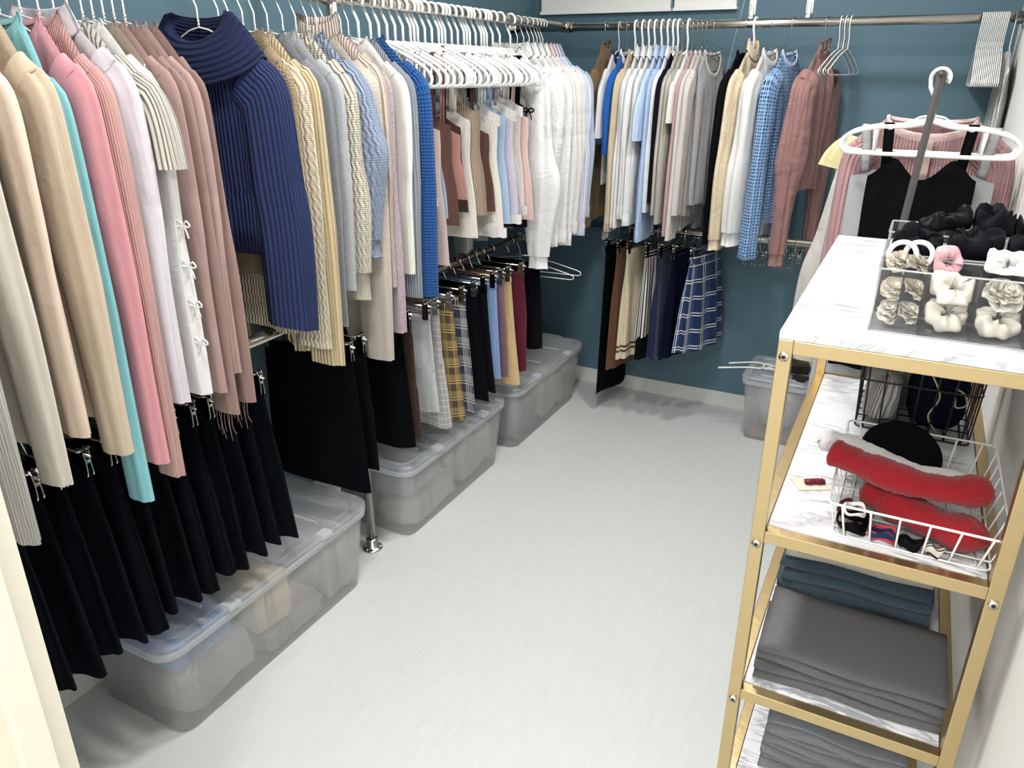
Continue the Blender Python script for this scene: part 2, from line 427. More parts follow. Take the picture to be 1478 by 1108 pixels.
def hanger(kind, pos, rz, label, group=None, hw=.205, drop=.075, tilt=0):
    nm = {'wire': 'wire_hanger', 'steel': 'steel_hanger', 'plastic': 'plastic_hanger', 'clip': 'clip_hanger'}[kind]
    t = thing(nm, label, 'hanger', pos, rz, group)
    t.rotation_euler[1] = tilt
    for n, me in hanger_meshes(kind, hw, drop):
        o = bpy.data.objects.new(n, me); COL.objects.link(o); o.parent = t
    return t

# ------------------------------------------------------------------ garments (origin = centre of the rail; +X local = shoulder axis, front = local -Y)
def neck_loop(nw, no, zn, fd, bd, off=0, upz=0, n=36):
    pts = []
    for k in range(n):
        a = 2*PI*k/n; c, s_ = math.cos(a), math.sin(a)
        dip = (fd if s_ < 0 else bd)*abs(s_)
        pts.append(((nw+off)*c, (no+off*.55)*s_, zn-dip+upz))
    return pts
def body_mesh(rng, W, zn, drop, hem, armW, hemW, D, nw, no, fd, bd, fold, hemvar=.006, waist=0, nf=None, lettuce=0, notch=None, NS=45, NTt=30):
    q = MB(); ph = [rng.uniform(0, 6.28) for _ in range(6)]; n1 = nf or rng.uniform(5, 8); n2 = n1*1.9
    tipz = zn-drop
    def topz(x, side):
        ax = abs(x)
        if ax < nw:
            dip = fd if side < 0 else bd
            return zn-dip*math.sqrt(max(0, 1-(ax/nw)**2))
        f = (ax-nw)/(W-nw); return zn-drop*f**1.15-.012*max(0, (f-.85)/.15)**2
    for side in (-1, 1):
        rows, U = [], []
        for j in range(NTt+1):
            t = (j/NTt)**1.15; r_, u_ = [], []
            for i in range(NS+1):
                s_ = math.sin((i/NS-.5)*PI)*.45+(2*i/NS-1)*.55
                zt = topz(s_*W, side)
                zh = hem+hemvar*math.sin(4*s_+ph[0])
                if notch: zh = notch[1]+(zh-notch[1])*sstep(.22, .46, s_*notch[0])
                z = zt+(zh-zt)*t
                dpt = zn-z
                wd = W+(armW-W)*sstep(drop+.0, drop+.16, dpt)
                g2 = sstep(drop+.14, max(drop+.3, zn-hem), dpt); wd += (hemW-armW)*g2-waist*math.exp(-((dpt-.40)/.12)**2)
                g = sstep(0, .22, t); prof = max(0, 1-abs(s_)**2.4)**.55
                y0 = no*math.sqrt(max(0, 1-(s_*W/nw)**2)) if abs(s_*W) < nw else 0
                y = side*(y0*(1-g)+D*prof*g)
                if abs(s_*W) >= nw or j: y = side*max(abs(y), .0058*sstep(0, .012, zt-z)*min(1, prof*2.5))
                fa = fold*(t**.75)
                y += fa*(math.sin(n1*s_+ph[1])*.6+math.sin(n2*s_+ph[2]+2*t)*.4)*(1-.35*s_**8)
                y += side*fa*.3*math.sin(n2*1.3*s_+ph[3])*prof
                x = s_*wd+.12*fa*math.sin(n1*2*s_+ph[4])
                if lettuce and t > .93: y += lettuce*math.sin(60*s_+ph[5])*(t-.93)/.07
                r_.append((x, y, z)); u_.append((s_*wd+side*.5, z))
            rows.append(r_); U.append(u_)
        if side > 0: rows = [r[::-1] for r in rows]; U = [r[::-1] for r in U]
        q.grid(rows, U)
    return q
def sleeve_mesh(rng, side, W, zt, end, rx0, ry0, rx1, ry1, out=.01, bulge=0, bpos=.8, fold=.12, n=34, seg=28, ydrift=0, elbow=0, start=.05):
    L = zt-end; x0 = W-start
    ctl = [(x0, 0, zt+.02-rx0*.75), (W-.022, 0, zt-.012-rx0*.6), (W-.004+out*.25, ydrift*.15, zt-.05-rx0*.5), (W+out*.6+elbow*.4, ydrift*.5, zt-L*.42), (W+out*.9+elbow, ydrift*.9, zt-L*.62), (W+out, ydrift, end)]
    cen = catmull(ctl, n); q = MB(); rows, U = [], []; ph = rng.uniform(0, 6.28); p2 = rng.uniform(0, 6.28); Ld = 0
    for k in range(n):
        t = k/(n-1); a = cen[max(0, k-1)]; b = cen[min(n-1, k+1)]; tg = b-a; tg /= np.linalg.norm(tg)
        nx = V(-tg[2], 0, tg[0]); nx /= np.linalg.norm(nx); ny = V(0, 1, 0)
        if k: Ld += np.linalg.norm(cen[k]-cen[k-1])
        bl = 1+bulge*math.exp(-((t-bpos)/.16)**2)
        rx = (rx0+(rx1-rx0)*t)*bl; ry = (ry0+(ry1-ry0)*t)*bl
        r_, u_ = [], []
        for i in range(seg):
            th = 2*PI*i/seg+PI
            m_ = 1+1.5*fold*sstep(.04, .3, t)*(.6*math.sin(2*th+ph+1.6*t)+.45*math.sin(5*th+p2-2*t)+.3*math.sin(8*th+ph*2+3*t)+.3*math.sin(11*t+2*th+ph))
            p = cen[k]+nx*rx*math.cos(th)*m_+ny*ry*math.sin(th)*m_
            p[0] *= side if True else 1
            r_.append((p[0], p[1], p[2])); u_.append(((th-PI)/(2*PI)*2*PI*(rx0+rx1+ry0+ry1)/4+.02, -Ld))
        rows.append(r_); U.append(u_)
    if side < 0: rows = [r[::-1] for r in rows]; U = [r[::-1] for r in U]
    q.grid(rows, U, True); q.end = rows[-1]; q.cen = cen[-1]*V(side, 1, 1)
    return q
def band_at(ring, cen, h, grow, mat, name, parent, flare=1.0, up_=.0):
    R = np.array(ring); c = R.mean(0); prof = ((1+grow*.3, up_), (1+grow, up_-.003), (1+grow, -h*.5), ((1+grow)*flare, -h+.002), ((1+grow*.2)*flare, -h), (.85*flare, -h+.004))
    q = MB(); rows = [[tuple(c+(p-c)*V(s_, s_, 0)+V(0, 0, (p-c)[2]+dz)) for p in R] for s_, dz in prof]
    n = len(R); per = sum(np.linalg.norm(R[i]-R[i-1]) for i in range(n))
    U = [[(i/n*per, dz) for i in range(n)] for _, dz in prof]
    q.grid(rows, U, True); return q.build(name, mat, parent)

SEED = [11]
def garment(short, label, name, cat, pos, rz, mat, hem, slv=None, W=.2, drop=.075, zn=-.103, armW=None, hemW=None, D=.016, nw=.07, no=.016, fd=.05, bd=.012,
            fold=.012, sl=(.052, .024, .040, .020), out=.012, bulge=0, bpos=.8, sfold=.12, collar=None, cmat=None, cuff=None, cufmat=None, hemband=0, hbmat=None, hk='wire', hw=None,
            waist=0, nf=None, lettuce=0, placket=False, ydrift=0, elbow=0, group=None, hgroup=None, hlabel=None, smat=None, tilt=0, asym=1.0, bare=False, notch=None):
    """hem / slv: absolute heights of the hem and of the sleeve end"""
    SEED[0] += 1; rng = random.Random(SEED[0]); zr = pos[2]
    t = thing(name, label, cat, pos, rz, group); t.rotation_euler[1] = tilt
    armW = armW or W*(.84 if slv else .92); hemW = hemW or armW*1.06
    b = body_mesh(rng, W-(.012 if slv else 0), zn, drop, hem-zr+(hemband*.9 if hemband else 0), armW, hemW, D, nw, no, fd, bd, fold, waist=waist, nf=nf, lettuce=lettuce, notch=(notch[0], notch[1]-zr) if notch else None)
    bo = b.build('body', mat, t)
    if hemband:
        q = MB(); n = 60; rows, U = [], []
        for s_, dz in ((.98, .012), (1.0, .0), (.97, -hemband*.5), (.93, -hemband), (.88, -hemband+.004)):
            rows.append([(hemW*s_*math.cos(2*PI*k/n), (D*1.15+.002)*s_*math.sin(2*PI*k/n)+fold*.7*math.sin(5*math.cos(2*PI*k/n)), hem-zr+hemband*.9+dz) for k in range(n)])
            U.append([(k/n*hemW*4.2, dz) for k in range(n)])
        q.grid(rows, U, True); q.build('hem_band', hbmat or cmat or mat, t)
    if slv:
        for sd in (1, -1):
            e = slv-zr+rng.uniform(-.012, .012)*(sd < 0)
            q = sleeve_mesh(rng, sd, W, zn-drop, e+(cuff or 0), sl[0], sl[1], sl[2], sl[3], out*(asym if sd > 0 else 1), bulge, bpos, sfold, ydrift=ydrift, elbow=elbow)
            so = q.build('sleeve', smat or mat, t)
            if cuff: band_at(q.end, q.cen, cuff, -.12 if bulge else .03, cufmat or cmat or smat or mat, 'cuff', so, up_=.003)
    cm = cmat or mat
    if collar:
        profs = {'band': [(.0, -.012), (.004, -.004), (.003, .007), (-.003, .009), (-.006, .0)],
                 'crew': [(.002, -.016), (.006, -.004), (.003, .014), (-.004, .015), (-.008, .0)],
                 'turtle': [(.0, -.012), (-.012, .012), (-.016, .035), (-.014, .05), (-.006, .048), (-.002, .02), (-.0, .008)],
                 'shirt': [(.0, -.008), (-.010, .012), (-.012, .030), (-.006, .034), (.006, .014), (.018, -.012), (.020, -.014), (.016, -.008)],
                 'ruffle': [(.0, -.012), (-.018, .01), (-.022, .03), (-.008, .05), (-.02, .045)],
                 'funnel': [(.004, -.02), (-.006, .012), (-.012, .04), (-.008, .055), (-.018, .05)],
                 'cape': [(.0, -.02), (-.012, .022), (-.006, .040), (.018, .036), (.055, -.002), (.092, -.052), (.090, -.056), (.050, -.018), (.01, .012)]}
        q = MB(); rows, U = [], []
        for k, (o_, dz) in enumerate(profs[collar]):
            lp = neck_loop(nw, no, zn, fd*(.8 if collar in ('shirt', 'cape', 'turtle', 'funnel') else 1), bd, o_, dz)
            if collar == 'ruffle': lp = [(x*(1+.05*math.sin(i*2.2)), y*(1+.2*math.sin(i*1.7)), z+.004*math.sin(i*2.9)) for i, (x, y, z) in enumerate(lp)]
            rows.append(lp); U.append([(dz*1.0+k*.01, i/36*(nw*4+no*2)) for i in range(36)] if collar in ('cape',) else [(i/36*(nw*4), dz) for i in range(36)])
        q.grid(rows, U, True); q.build('collar', cm, t)
    if placket:
        q = MB(); zt, zb = zn-fd-.005, hem-zr+.01; rows = [[(-.014+.028*i, -D-.004-fold*.4, zt+(zb-zt)*j/12) for i in range(2)] for j in range(13)]
        q.grid(rows); pl = q.build('placket', cm, t)
        for k in range(6):
            q = MB(); z = zt+(zb-zt)*(k+.3)/6; q.tube([(0, -D-.0045-fold*.4, z), (0, -D-.0065-fold*.4, z)], .005, 10); q.build('button', M_WPLAST, pl)
    occ(t, rz)
    if hk and not bare:
        nmk = {'wire': 'white wire hanger', 'steel': 'chrome wire hanger', 'plastic': 'white plastic hanger'}[hk]
        h = hanger(hk, pos, rz, hlabel or f'{nmk} holding the {short}', hgroup, hw or (W-.008), drop, tilt)
    return t

def cami(short, label, pos, rz, mat, top, hem, W=.14, D=.014, strap=.004, sx=.075, lace=None, hk='plastic', halter=False, name='camisole', cat='top', fold=.010, sweet=.03, hw=.205, smat=None, swd=None, dr=.075):
    SEED[0] += 1; rng = random.Random(SEED[0]); zr = pos[2]; t = thing(name, label, cat, pos, rz)
    N, R = 64, 18; zt, zb = top-zr, hem-zr; ph = [rng.uniform(0, 6.28) for _ in range(4)]
    def ring(f, grow=0.0, dz=0.0):
        r_ = []
        for k in range(N):
            a = 2*PI*k/N+PI/2; c, s_ = math.cos(a), math.sin(a)
            wv = sweet*(abs(c)**1.0 < .999)*(math.exp(-((abs(c)-.55)/.3)**2))*(1 if s_ < 0 else .35)
            z0 = zt-.035+wv*1.2; z = z0+(zb-z0)*f
            wd = W*(1-.06*math.exp(-((f-.35)/.2)**2)+.14*f); dd = D*(.6+.5*f)
            fa = fold*f**.7
            r_.append((wd*c*(1+grow), dd*s_*(1+grow)+fa*(math.sin(6*c+ph[0])*.6+.5*math.sin(11*c+ph[1]+f*2)), z+dz))
        return r_
    q = MB(); q.grid([ring(j/R) for j in range(R+1)], [[(k/N*W*4, j/R*(zb-zt)) for k in range(N)] for j in range(R+1)], True)
    q.build('body', mat, t)
    if lace:
        for fr, h in ((0.0, .022), (.97, .02)):
            q = MB(); a = ring(fr, .06, .008); b = ring(min(1, fr+.01), .06, -h)
            b = [(x, y, z-.004*abs(math.sin(k*.8))) for k, (x, y, z) in enumerate(b)]
            q.grid([a, b], [[(k/N*W*4, 0) for k in range(N)], [(k/N*W*4, h) for k in range(N)]], True); q.build('lace_trim', lace, t)
    n0 = -.10
    for s_ in (-1, 1):
        xh = sx*(.35 if halter else 1)*1.1
        zh = n0-dr*(xh/hw)**1.1+.007
        q = MB(); w_ = swd or strap
        for yy in (-1, 1):
            p = [(s_*sx, yy*D*.6, zt-.035+sweet*1.1*(1 if yy < 0 else .35)-.004), (s_*(sx*.5+xh*.5), yy*.007, (zt+zh)/2), (s_*xh, yy*.006, zh-.008), (s_*xh, yy*.002, zh)]
            q.tube(catmull(p, 10), w_, 6, ry=.0012, ref=(1, 0, 0))
        q.build('strap', smat or mat, t)
    occ(t, rz)
    if hk: hanger(hk, pos, rz, f"white {'plastic' if hk == 'plastic' else 'wire'} hanger holding the {short}", None, hw, dr)
    return t

def skirt_mesh(rng, wt, wb, dt, db, zt, zb, pleat, n, fold=.01, N=84, R=20, hemvar=.004, tier=0):
    q = MB(); ph = [rng.uniform(0, 6.28) for _ in range(4)]; rows, U = [], []
    for j in range(R+1):
        f = j/R; r_, u_ = [], []
        wd = wt+(wb-wt)*(f**1.1); dd = dt+(db-dt)*f**.9
        if tier: k_ = 1+.03*((f*tier) % 1); wd *= k_; dd *= 1+.25*((f*tier) % 1)
        for k in range(N):
            a = 2*PI*k/N+PI/2; c, s_ = math.cos(a), math.sin(a)
            x = wd*(abs(c)**.9)*(1 if c > 0 else -1); y = dd*s_
            pl = pleat*sstep(0, .5, f)*math.sin(n*a+ph[0])+.4*pleat*sstep(.1, .6, f)*math.sin(n*1.0*a*2+ph[3])*.4
            y += pl*(.35+.65*abs(s_))*(1 if s_ > 0 else -1)*.6+fold*f*math.sin(3.2*c+ph[1]); x += pl*c*.5
            r_.append((x, y, zt+(zb-zt)*f+hemvar*f*math.sin(3*a+ph[2]))); u_.append((k/N*(wt+wb)*2, (zb-zt)*f))
        rows.append(r_); U.append(u_)
    q.grid(rows, U, True); return q
def skirt(short, label, pos, rz, mat, hem, wt=.13, wb=.17, dt=.010, db=.020, pleat=.004, n=9, fold=.008, band=.03, bmat=None, group=None, hgroup=None, hlabel=None, kind='skirt', tier=0, extra=None, hhw=None, top=-.078):
    SEED[0] += 1; rng = random.Random(SEED[0]); zr = pos[2]
    t = thing({'skirt': 'skirt', 'shorts': 'shorts', 'trousers': 'trousers'}[kind], label, kind, pos, rz, group)
    q = MB(); rows = []; N = 48; U = []
    for s_, z in ((.96, top-.002), (1.0, top), (1.015, top-band*.5), (1.0, top-band), (.95, top-band-.004)):
        rows.append([(wt*s_*math.cos(2*PI*k/N), (dt*s_+.001)*math.sin(2*PI*k/N), z) for k in range(N)]); U.append([(k/N*wt*4, z) for k in range(N)])
    q.grid(rows, U, True); q.build('waistband', bmat or mat, t)
    if kind == 'skirt':
        skirt_mesh(rng, wt, wb, dt, db, top-band+.002, hem-zr, pleat, n, fold, tier=tier).build('body', mat, t)
    else:
        crotch = top-band-.16
        skirt_mesh(rng, wt, wt*1.08, dt, db*1.2, top-band+.002, crotch, pleat, n, fold*.3, R=8).build('body', mat, t)
        for sd in (-1, 1):
            q = skirt_mesh(rng, wt*.54, wb*.5, db*1.15, db, crotch+.015, hem-zr, pleat, 5, fold*.3, N=40, R=14)
            q.v = [(x+sd*(wt*.53+(wb-wt)*.5*min(1, (crotch-z)/max(.01, crotch-hem+zr))*.8), y+.003*sd, z) for x, y, z in q.v]
            q.build('leg', mat, t)
    if extra: extra(t, rng)
    occ(t, rz)
    hanger('clip', pos, rz, hlabel or f'chrome clip hanger holding the {short}', hgroup, hhw or wt+.008)
    return t

# ------------------------------------------------------------------ upper side rail: knitwear and tops
R90 = PI/2
def UL(y, z=ZU): return (XRAIL, y, z)
r6 = random.Random(5)
def L(short, label, name, y, mat, hem, slv, **k):
    k['W'] = k.get('W', .2)-.034; k.setdefault('nw', .085); k.setdefault('fd', .04)
    a = k.get('sl', (.052, .024, .040, .020)); k['sl'] = (a[0]*1.12, a[1]*1.1, a[2]*1.22, a[3]*1.1); k['out'] = k.get('out', .012)-.012
    if hem < .927:
        if y < 1.31: hem = .927                                    # bodies end above the lower rail, sleeves hang past it
        else: k['notch'] = (1, .927)
    if slv and slv < .90 and y < 1.31:
        a = k['sl']; k['sl'] = (a[0], a[1], min(a[2], .036), a[3]); k['out'] = k['out']+.016
    return garment(short, label, name, k.pop('cat', 'top'), UL(y), math.radians(k.pop('yaw', r6.uniform(-.8, .8))), mat, hem, slv, **k)
SLIM = (.046, .018, .030, .013)
L('off-white ribbed top by the door frame', 'off-white ribbed long-sleeved top hanging next to the door frame', 'knit_shirt', .625, fab((232, 228, 220), 'rib', .007), .80, .78, sl=SLIM, D=.013, fold=.009, collar='band', nw=.105, fd=.045)
L('pale ivory long top', 'pale ivory long plain top between off-white and peach beige tops', 'long_top', .70, fab((228, 220, 208)), .87, .86, sl=(.05, .018, .042, .015), D=.013, fold=.010, collar='band', nw=.105, fd=.045)
L('peach beige top', 'peach beige long-sleeved top with raised shoulder seam beside the tan one', 'long_top', .765, fab((228, 208, 190)), .98, .925, sl=SLIM, D=.013, fold=.011, collar='crew', nw=.105, fd=.045)
L('tan beige top', 'tan beige plain long-sleeved top in front of the turquoise one', 'long_top', .825, fab((208, 190, 168)), .90, .865, sl=(.05, .019, .044, .016), D=.013, fold=.010, collar='crew', nw=.105, fd=.045)
L('turquoise top', 'turquoise slim long-sleeved top with trailing sleeve', 'long_top', .865, fab((140, 205, 214)), .95, .735, sl=(.036, .014, .026, .012), W=.185, drop=.095, D=.011, fold=.008, collar='band', nw=.105, fd=.045)
L('bright pink top', 'bright pink scoop-neck long-sleeved top beside turquoise top', 'long_top', .90, fab((222, 156, 166)), .84, .81, sl=(.045, .016, .038, .014), D=.012, fold=.009, collar='band', nw=.10, fd=.06)
L('dusty rose ribbed top', 'dusty rose fine ribbed long-sleeved top with shoulder seam', 'long_top', .938, fab((208, 166, 162), 'rib', .005, .0006), .80, .765, sl=(.046, .017, .044, .015), D=.012, fold=.008, collar='crew', nw=.105, fd=.045)
L('lilac white blouse', 'pale lilac white blouse with soft collar beside dusty rose top', 'blouse', .972, fab((228, 222, 230), wr=.006), .96, .92, sl=(.052, .02, .044, .016), D=.014, fold=.011, collar='shirt', W=.205, drop=.065)
L('cream wide-sleeved rib knit', 'cream ribbed knit with wide short flared sleeve', 'knit_shirt', 1.002, fab((236, 231, 220), 'rib', .010, .003), 1.0, 1.38, sl=(.056, .02, .062, .022), out=.05, D=.014, fold=.008, collar='band', sfold=.05, hk='wire')
wb = L('white top with bow sleeves', 'sheer white top with slit sleeves tied by small bows', 'bow_top', 1.030, fab((242, 242, 240), 'lace', .006, .0006), .95, .915, sl=(.048, .018, .046, .016), D=.013, fold=.010, collar='band', lettuce=.004)
for k, z in enumerate((-.46, -.54, -.62, -.70)):
    q = MB()
    for s_ in (-1, 1):
        q.tube(catmull([(.226, -.006, z), (.226+s_*.012, -.008, z+.008), (.226+s_*.02, -.008, z), (.226+s_*.010, -.007, z-.004), (.226, -.006, z)], 12), .002, 5)
        q.tube(catmull([(.226, -.006, z), (.226+s_*.008, -.008, z-.012), (.226+s_*.011, -.007, z-.026)], 6), .0018, 5)
    q.build('bow', fab((246, 246, 244)), wb)
L('taupe sleeveless vest', 'taupe grey sleeveless vest next to the mauve dresses', 'vest', 1.058, fab((152, 138, 124)), .98, None, W=.19, D=.013, fold=.008, collar='band')
MV = [(170, 142, 138), (152, 126, 119), (174, 147, 144), (146, 120, 113)]
for k, (y, h, s_, lab) in enumerate(((1.080, .93, .90, 'soft mauve plain dress nearest the taupe vest'), (1.103, .86, .84, 'brownish mauve dress with frayed hem between mauve dresses'), (1.126, .95, .93, 'lighter mauve dress with straight cut hem'), (1.150, .88, .85, 'dark mauve dress next to the navy ribbed cardigan'))):
    g = L(lab, lab, 'mauve_dress', y, fab(MV[k]), h, s_, cat='dress', sl=(.040, .013, .038, .012), D=.010, fold=.008, collar='band')
    if k in (1, 3):
        q = MB()
        for j in range(7):
            x = .155+.008*j; z = s_-ZU; q.tube(catmull([(x, -.008, z+.004), (x+.004*math.sin(j*2), -.010, z-.03), (x-.006*math.sin(j*3), -.006, z-.05-.01*(j % 3))], 6), .0008, 4)
        o = q.build('frayed_threads', fab(MV[k]), g)
navy = fab((46, 60, 108), 'rib', .010, .003, rough=.95, sheen=.02)
navd = fab((32, 42, 80), 'rib', .010, .003, rough=.95, sheen=.02)
g = L('navy ribbed cardigan', 'navy blue thick ribbed cardigan with wide fold-over collar', 'cardigan', 1.335, navy, 1.16, .975, cat='cardigan', yaw=1, sl=(.058, .026, .060, .024), D=.022, fold=.006, collar='cape', cmat=navd, nw=.085, no=.024, fd=.075, hemband=.13, hbmat=navy, out=.02, sfold=.07, W=.205, drop=.07, elbow=.006)
L('gold tan boat-neck top', 'sandy tan boat-neck top peeking out behind the navy cardigan', 'long_top', 1.395, fab((190, 168, 134), 'knit', .006), 1.07, 1.05, sl=(.045, .016, .034, .014), nw=.13, fd=.03, drop=.05, D=.012, fold=.007, collar='band')
L('cream crochet sweater', 'cream openwork crochet sweater right behind the navy cardigan', 'sweater', 1.425, fab((230, 216, 192), 'cable', .010, .0018), .92, .895, cat='sweater', sl=(.048, .02, .042, .017), D=.016, fold=.008, collar='band')
L('straw yellow ribbed top', 'straw yellow ribbed long top with wavy lettuce hem', 'knit_shirt', 1.468, fab((222, 204, 164), 'rib', .008, .002), .86, .835, sl=(.044, .018, .042, .018), D=.014, fold=.008, collar='band', lettuce=.008)
L('dark grey knit', 'dark grey fine knit top beside the grey sweatshirt', 'knit_shirt', 1.505, fab((128, 132, 140), 'marl', rgb2=(110, 114, 122)), .95, .93, sl=(.046, .018, .036, .015), D=.013, fold=.010, collar='band')
L('heather grey sweatshirt', 'heather grey jersey sweatshirt with loose hanging sleeves', 'sweatshirt', 1.548, fab((172, 175, 178), 'marl', .006, .0006, rgb2=(150, 153, 157)), .86, 1.02, cat='sweater', sl=(.055, .024, .048, .018), D=.017, fold=.013, collar='crew', out=.0, ydrift=-.012)
L('cream cable sweater', 'cream braided cable sweater with narrow plain cuffs', 'sweater', 1.60, fab((236, 229, 210), 'cable', .012, .003), 1.05, .98, cat='sweater', sl=(.056, .026, .044, .022), D=.020, fold=.006, collar='crew', cuff=.075, cufmat=fab((236, 228, 208), 'rib', .004), bulge=.25, bpos=.82, sfold=.06)
L('blue grey cable sweater', 'blue grey cable sweater with ballooning sleeves', 'sweater', 1.648, fab((158, 172, 200), 'cable', .011, .0028), 1.1, 1.09, cat='sweater', sl=(.054, .026, .050, .024), D=.020, fold=.006, collar='crew', bulge=.45, bpos=.68, cuff=.05, sfold=.06, elbow=.012)
L('long cream fine knit', 'cream fine knit dress with long straight sleeves', 'knit_dress', 1.692, fab((234, 224, 210), 'knit', .006, .0012), .82, .775, cat='dress', sl=(.050, .02, .040, .02), D=.015, fold=.010, collar='band')
L('pinkish ivory ribbed turtleneck', 'pinkish ivory ribbed turtleneck next to the marled knit', 'sweater', 1.728, fab((228, 212, 198), 'rib', .008, .002), 1.0, .985, cat='sweater', sl=(.046, .02, .038, .017), D=.014, fold=.008, collar='turtle', nw=.075, zn=-.09, drop=.07)
L('mauve marled knit', 'mauve and grey marled tweed knit with straight hem', 'knit_shirt', 1.756, fab((186, 168, 176), 'marl', .006, .001, rgb2=(140, 128, 138)), .835, .84, sl=(.044, .018, .042, .016), D=.013, fold=.008, collar='band')
L('small white cardigan', 'small smooth white cardigan between marled and grey knits', 'cardigan', 1.826, fab((240, 237, 230)), 1.05, 1.0, cat='cardigan', sl=(.046, .018, .036, .015), D=.013, fold=.008, collar='band')
L('blue grey ribbed knit', 'blue grey ribbed knit just before the royal blue waffle knit', 'knit_shirt', 1.858, fab((150, 156, 168), 'rib', .006, .0014), .94, .92, sl=(.046, .018, .036, .015), D=.013, fold=.008, collar='band')
L('royal blue waffle sweater', 'royal blue waffle knit sweater next to the white plastic hangers', 'sweater', 1.902, fab((26, 86, 156), 'waffle', .009, .004, rough=.8), .96, .915, cat='sweater', yaw=0, sl=(.058, .024, .050, .022), D=.020, fold=.006, collar='crew', sfold=.05, hk='plastic', W=.208)

# ------------------------------------------------------------------ camisoles and tank tops on plastic hangers
CAM = [
 ('grey lace camisole', 'pale grey lace trimmed camisole next to royal blue sweater', (206, 206, 208), 'lace', 1.40, 1.10, .0),
 ('white wide-strap tank', 'white tank top with wide shoulder straps near the royal blue sweater', (240, 238, 234), 'plain', 1.43, 1.17, .018),
 ('shell pink camisole', 'shell pink long camisole hanging behind the white wide-strap tank', (230, 206, 200), 'plain', 1.40, .98, .0),
 ('pale blue camisole', 'pale blue slim camisole with brown neighbour', (170, 190, 216), 'plain', 1.39, 1.12, .0),
 ('brown knit tank', 'brown thin strap knit tank with square neck', (120, 82, 70), 'knit', 1.41, 1.09, .008),
 ('rose brown bralette', 'rose brown short bralette top among the camisoles', (176, 128, 120), 'plain', 1.38, 1.17, .0),
 ('dark brown camisole', 'dark chocolate brown camisole with thin straps', (70, 48, 42), 'plain', 1.40, 1.12, .006),
 ('ivory long tank', 'ivory long tank top beside the greige halter', (240, 234, 224), 'plain', 1.42, 1.03, .012),
 ('greige halter top', 'greige ribbed halter top between ivory and grey tanks', (176, 158, 138), 'rib', 1.44, 1.10, .010),
 ('grey ribbed tank', 'mid grey ribbed tank top beside greige halter', (158, 160, 164), 'rib', 1.40, 1.16, .010),
 ('coffee camisole', 'coffee brown camisole with long thin straps', (98, 66, 56), 'plain', 1.37, 1.10, .0),
 ('ivory lace camisole', 'ivory camisole with broad lace trim at the neckline', (238, 232, 222), 'lace', 1.42, 1.02, .006),
 ('powder blue tank', 'powder blue wide strap tank top', (186, 204, 224), 'plain', 1.44, 1.02, .018),
 ('sky blue camisole', 'sky blue long camisole behind powder blue tank', (162, 188, 214), 'plain', 1.42, 1.04, .008),
 ('lavender lace camisole', 'lavender lace camisole with embroidered edge', (202, 194, 212), 'lace', 1.43, 1.05, .006),
 ('white sleeveless shell', 'white sleeveless shell top with soft drape', (234, 232, 228), 'plain', 1.46, 1.08, .030),
 ('warm white lace-edged camisole', 'warm white lace-edged camisole with wide straps', (230, 222, 216), 'lace', 1.44, 1.07, .014),
 ('blush pink camisole', 'blush pink plain camisole beside the black tank', (228, 196, 190), 'plain', 1.41, 1.03, .004),
]
lacew = fab((240, 238, 236), 'lace', .005, .001)
for k, (s_, lab, rgb, kd, tp, hm, sw) in enumerate(CAM):
    y = 1.957+k*.0405
    mt = fab(rgb, kd, .007 if kd != 'lace' else .008, .001)
    cami(s_, lab, UL(y), math.radians(r6.uniform(-1, 1)), mt, tp+.02, hm, W=.15+.012*(k % 3), D=.013, sx=.085+.01*(k % 3), lace=lacew if kd == 'lace' else None, swd=sw if sw else None, halter='halter' in s_)
cami('black tank', 'black long tank top between blush camisole and white bow shirt', UL(2.69), 0, fab((20, 22, 28)), 1.47, .99, W=.13, D=.014, sx=.09, swd=.02)
# ------------------------------------------------------------------ white shirts
WH = (240, 240, 240)
g = L('white shirt with black bow', 'white satin shirt with gathered cuffs and tiny black neck bow', 'shirt', 2.745, fab(WH, wr=.008, rough=.6), 1.02, .82, cat='shirt', sl=(.056, .026, .030, .022), D=.020, fold=.018, collar='band', cuff=.05, bulge=.75, bpos=.78, out=.02, sfold=.16, hk='plastic')
q = MB(); bx_, by_, bz_ = .135, -.075, -.315
for s_ in (-1, 1):
    q.tube(catmull([(bx_, by_, bz_), (bx_+s_*.012, by_-.004, bz_+.008), (bx_+s_*.024, by_-.002, bz_+.002), (bx_+s_*.012, by_, bz_-.006), (bx_, by_, bz_-.001)], 12), .003, 5)
    q.tube(catmull([(bx_, by_-.001, bz_), (bx_+s_*.010, by_-.003, bz_-.015), (bx_+s_*.014, by_, bz_-.034)], 6), .0022, 5)
q.build('bow', fab((14, 14, 16)), g)
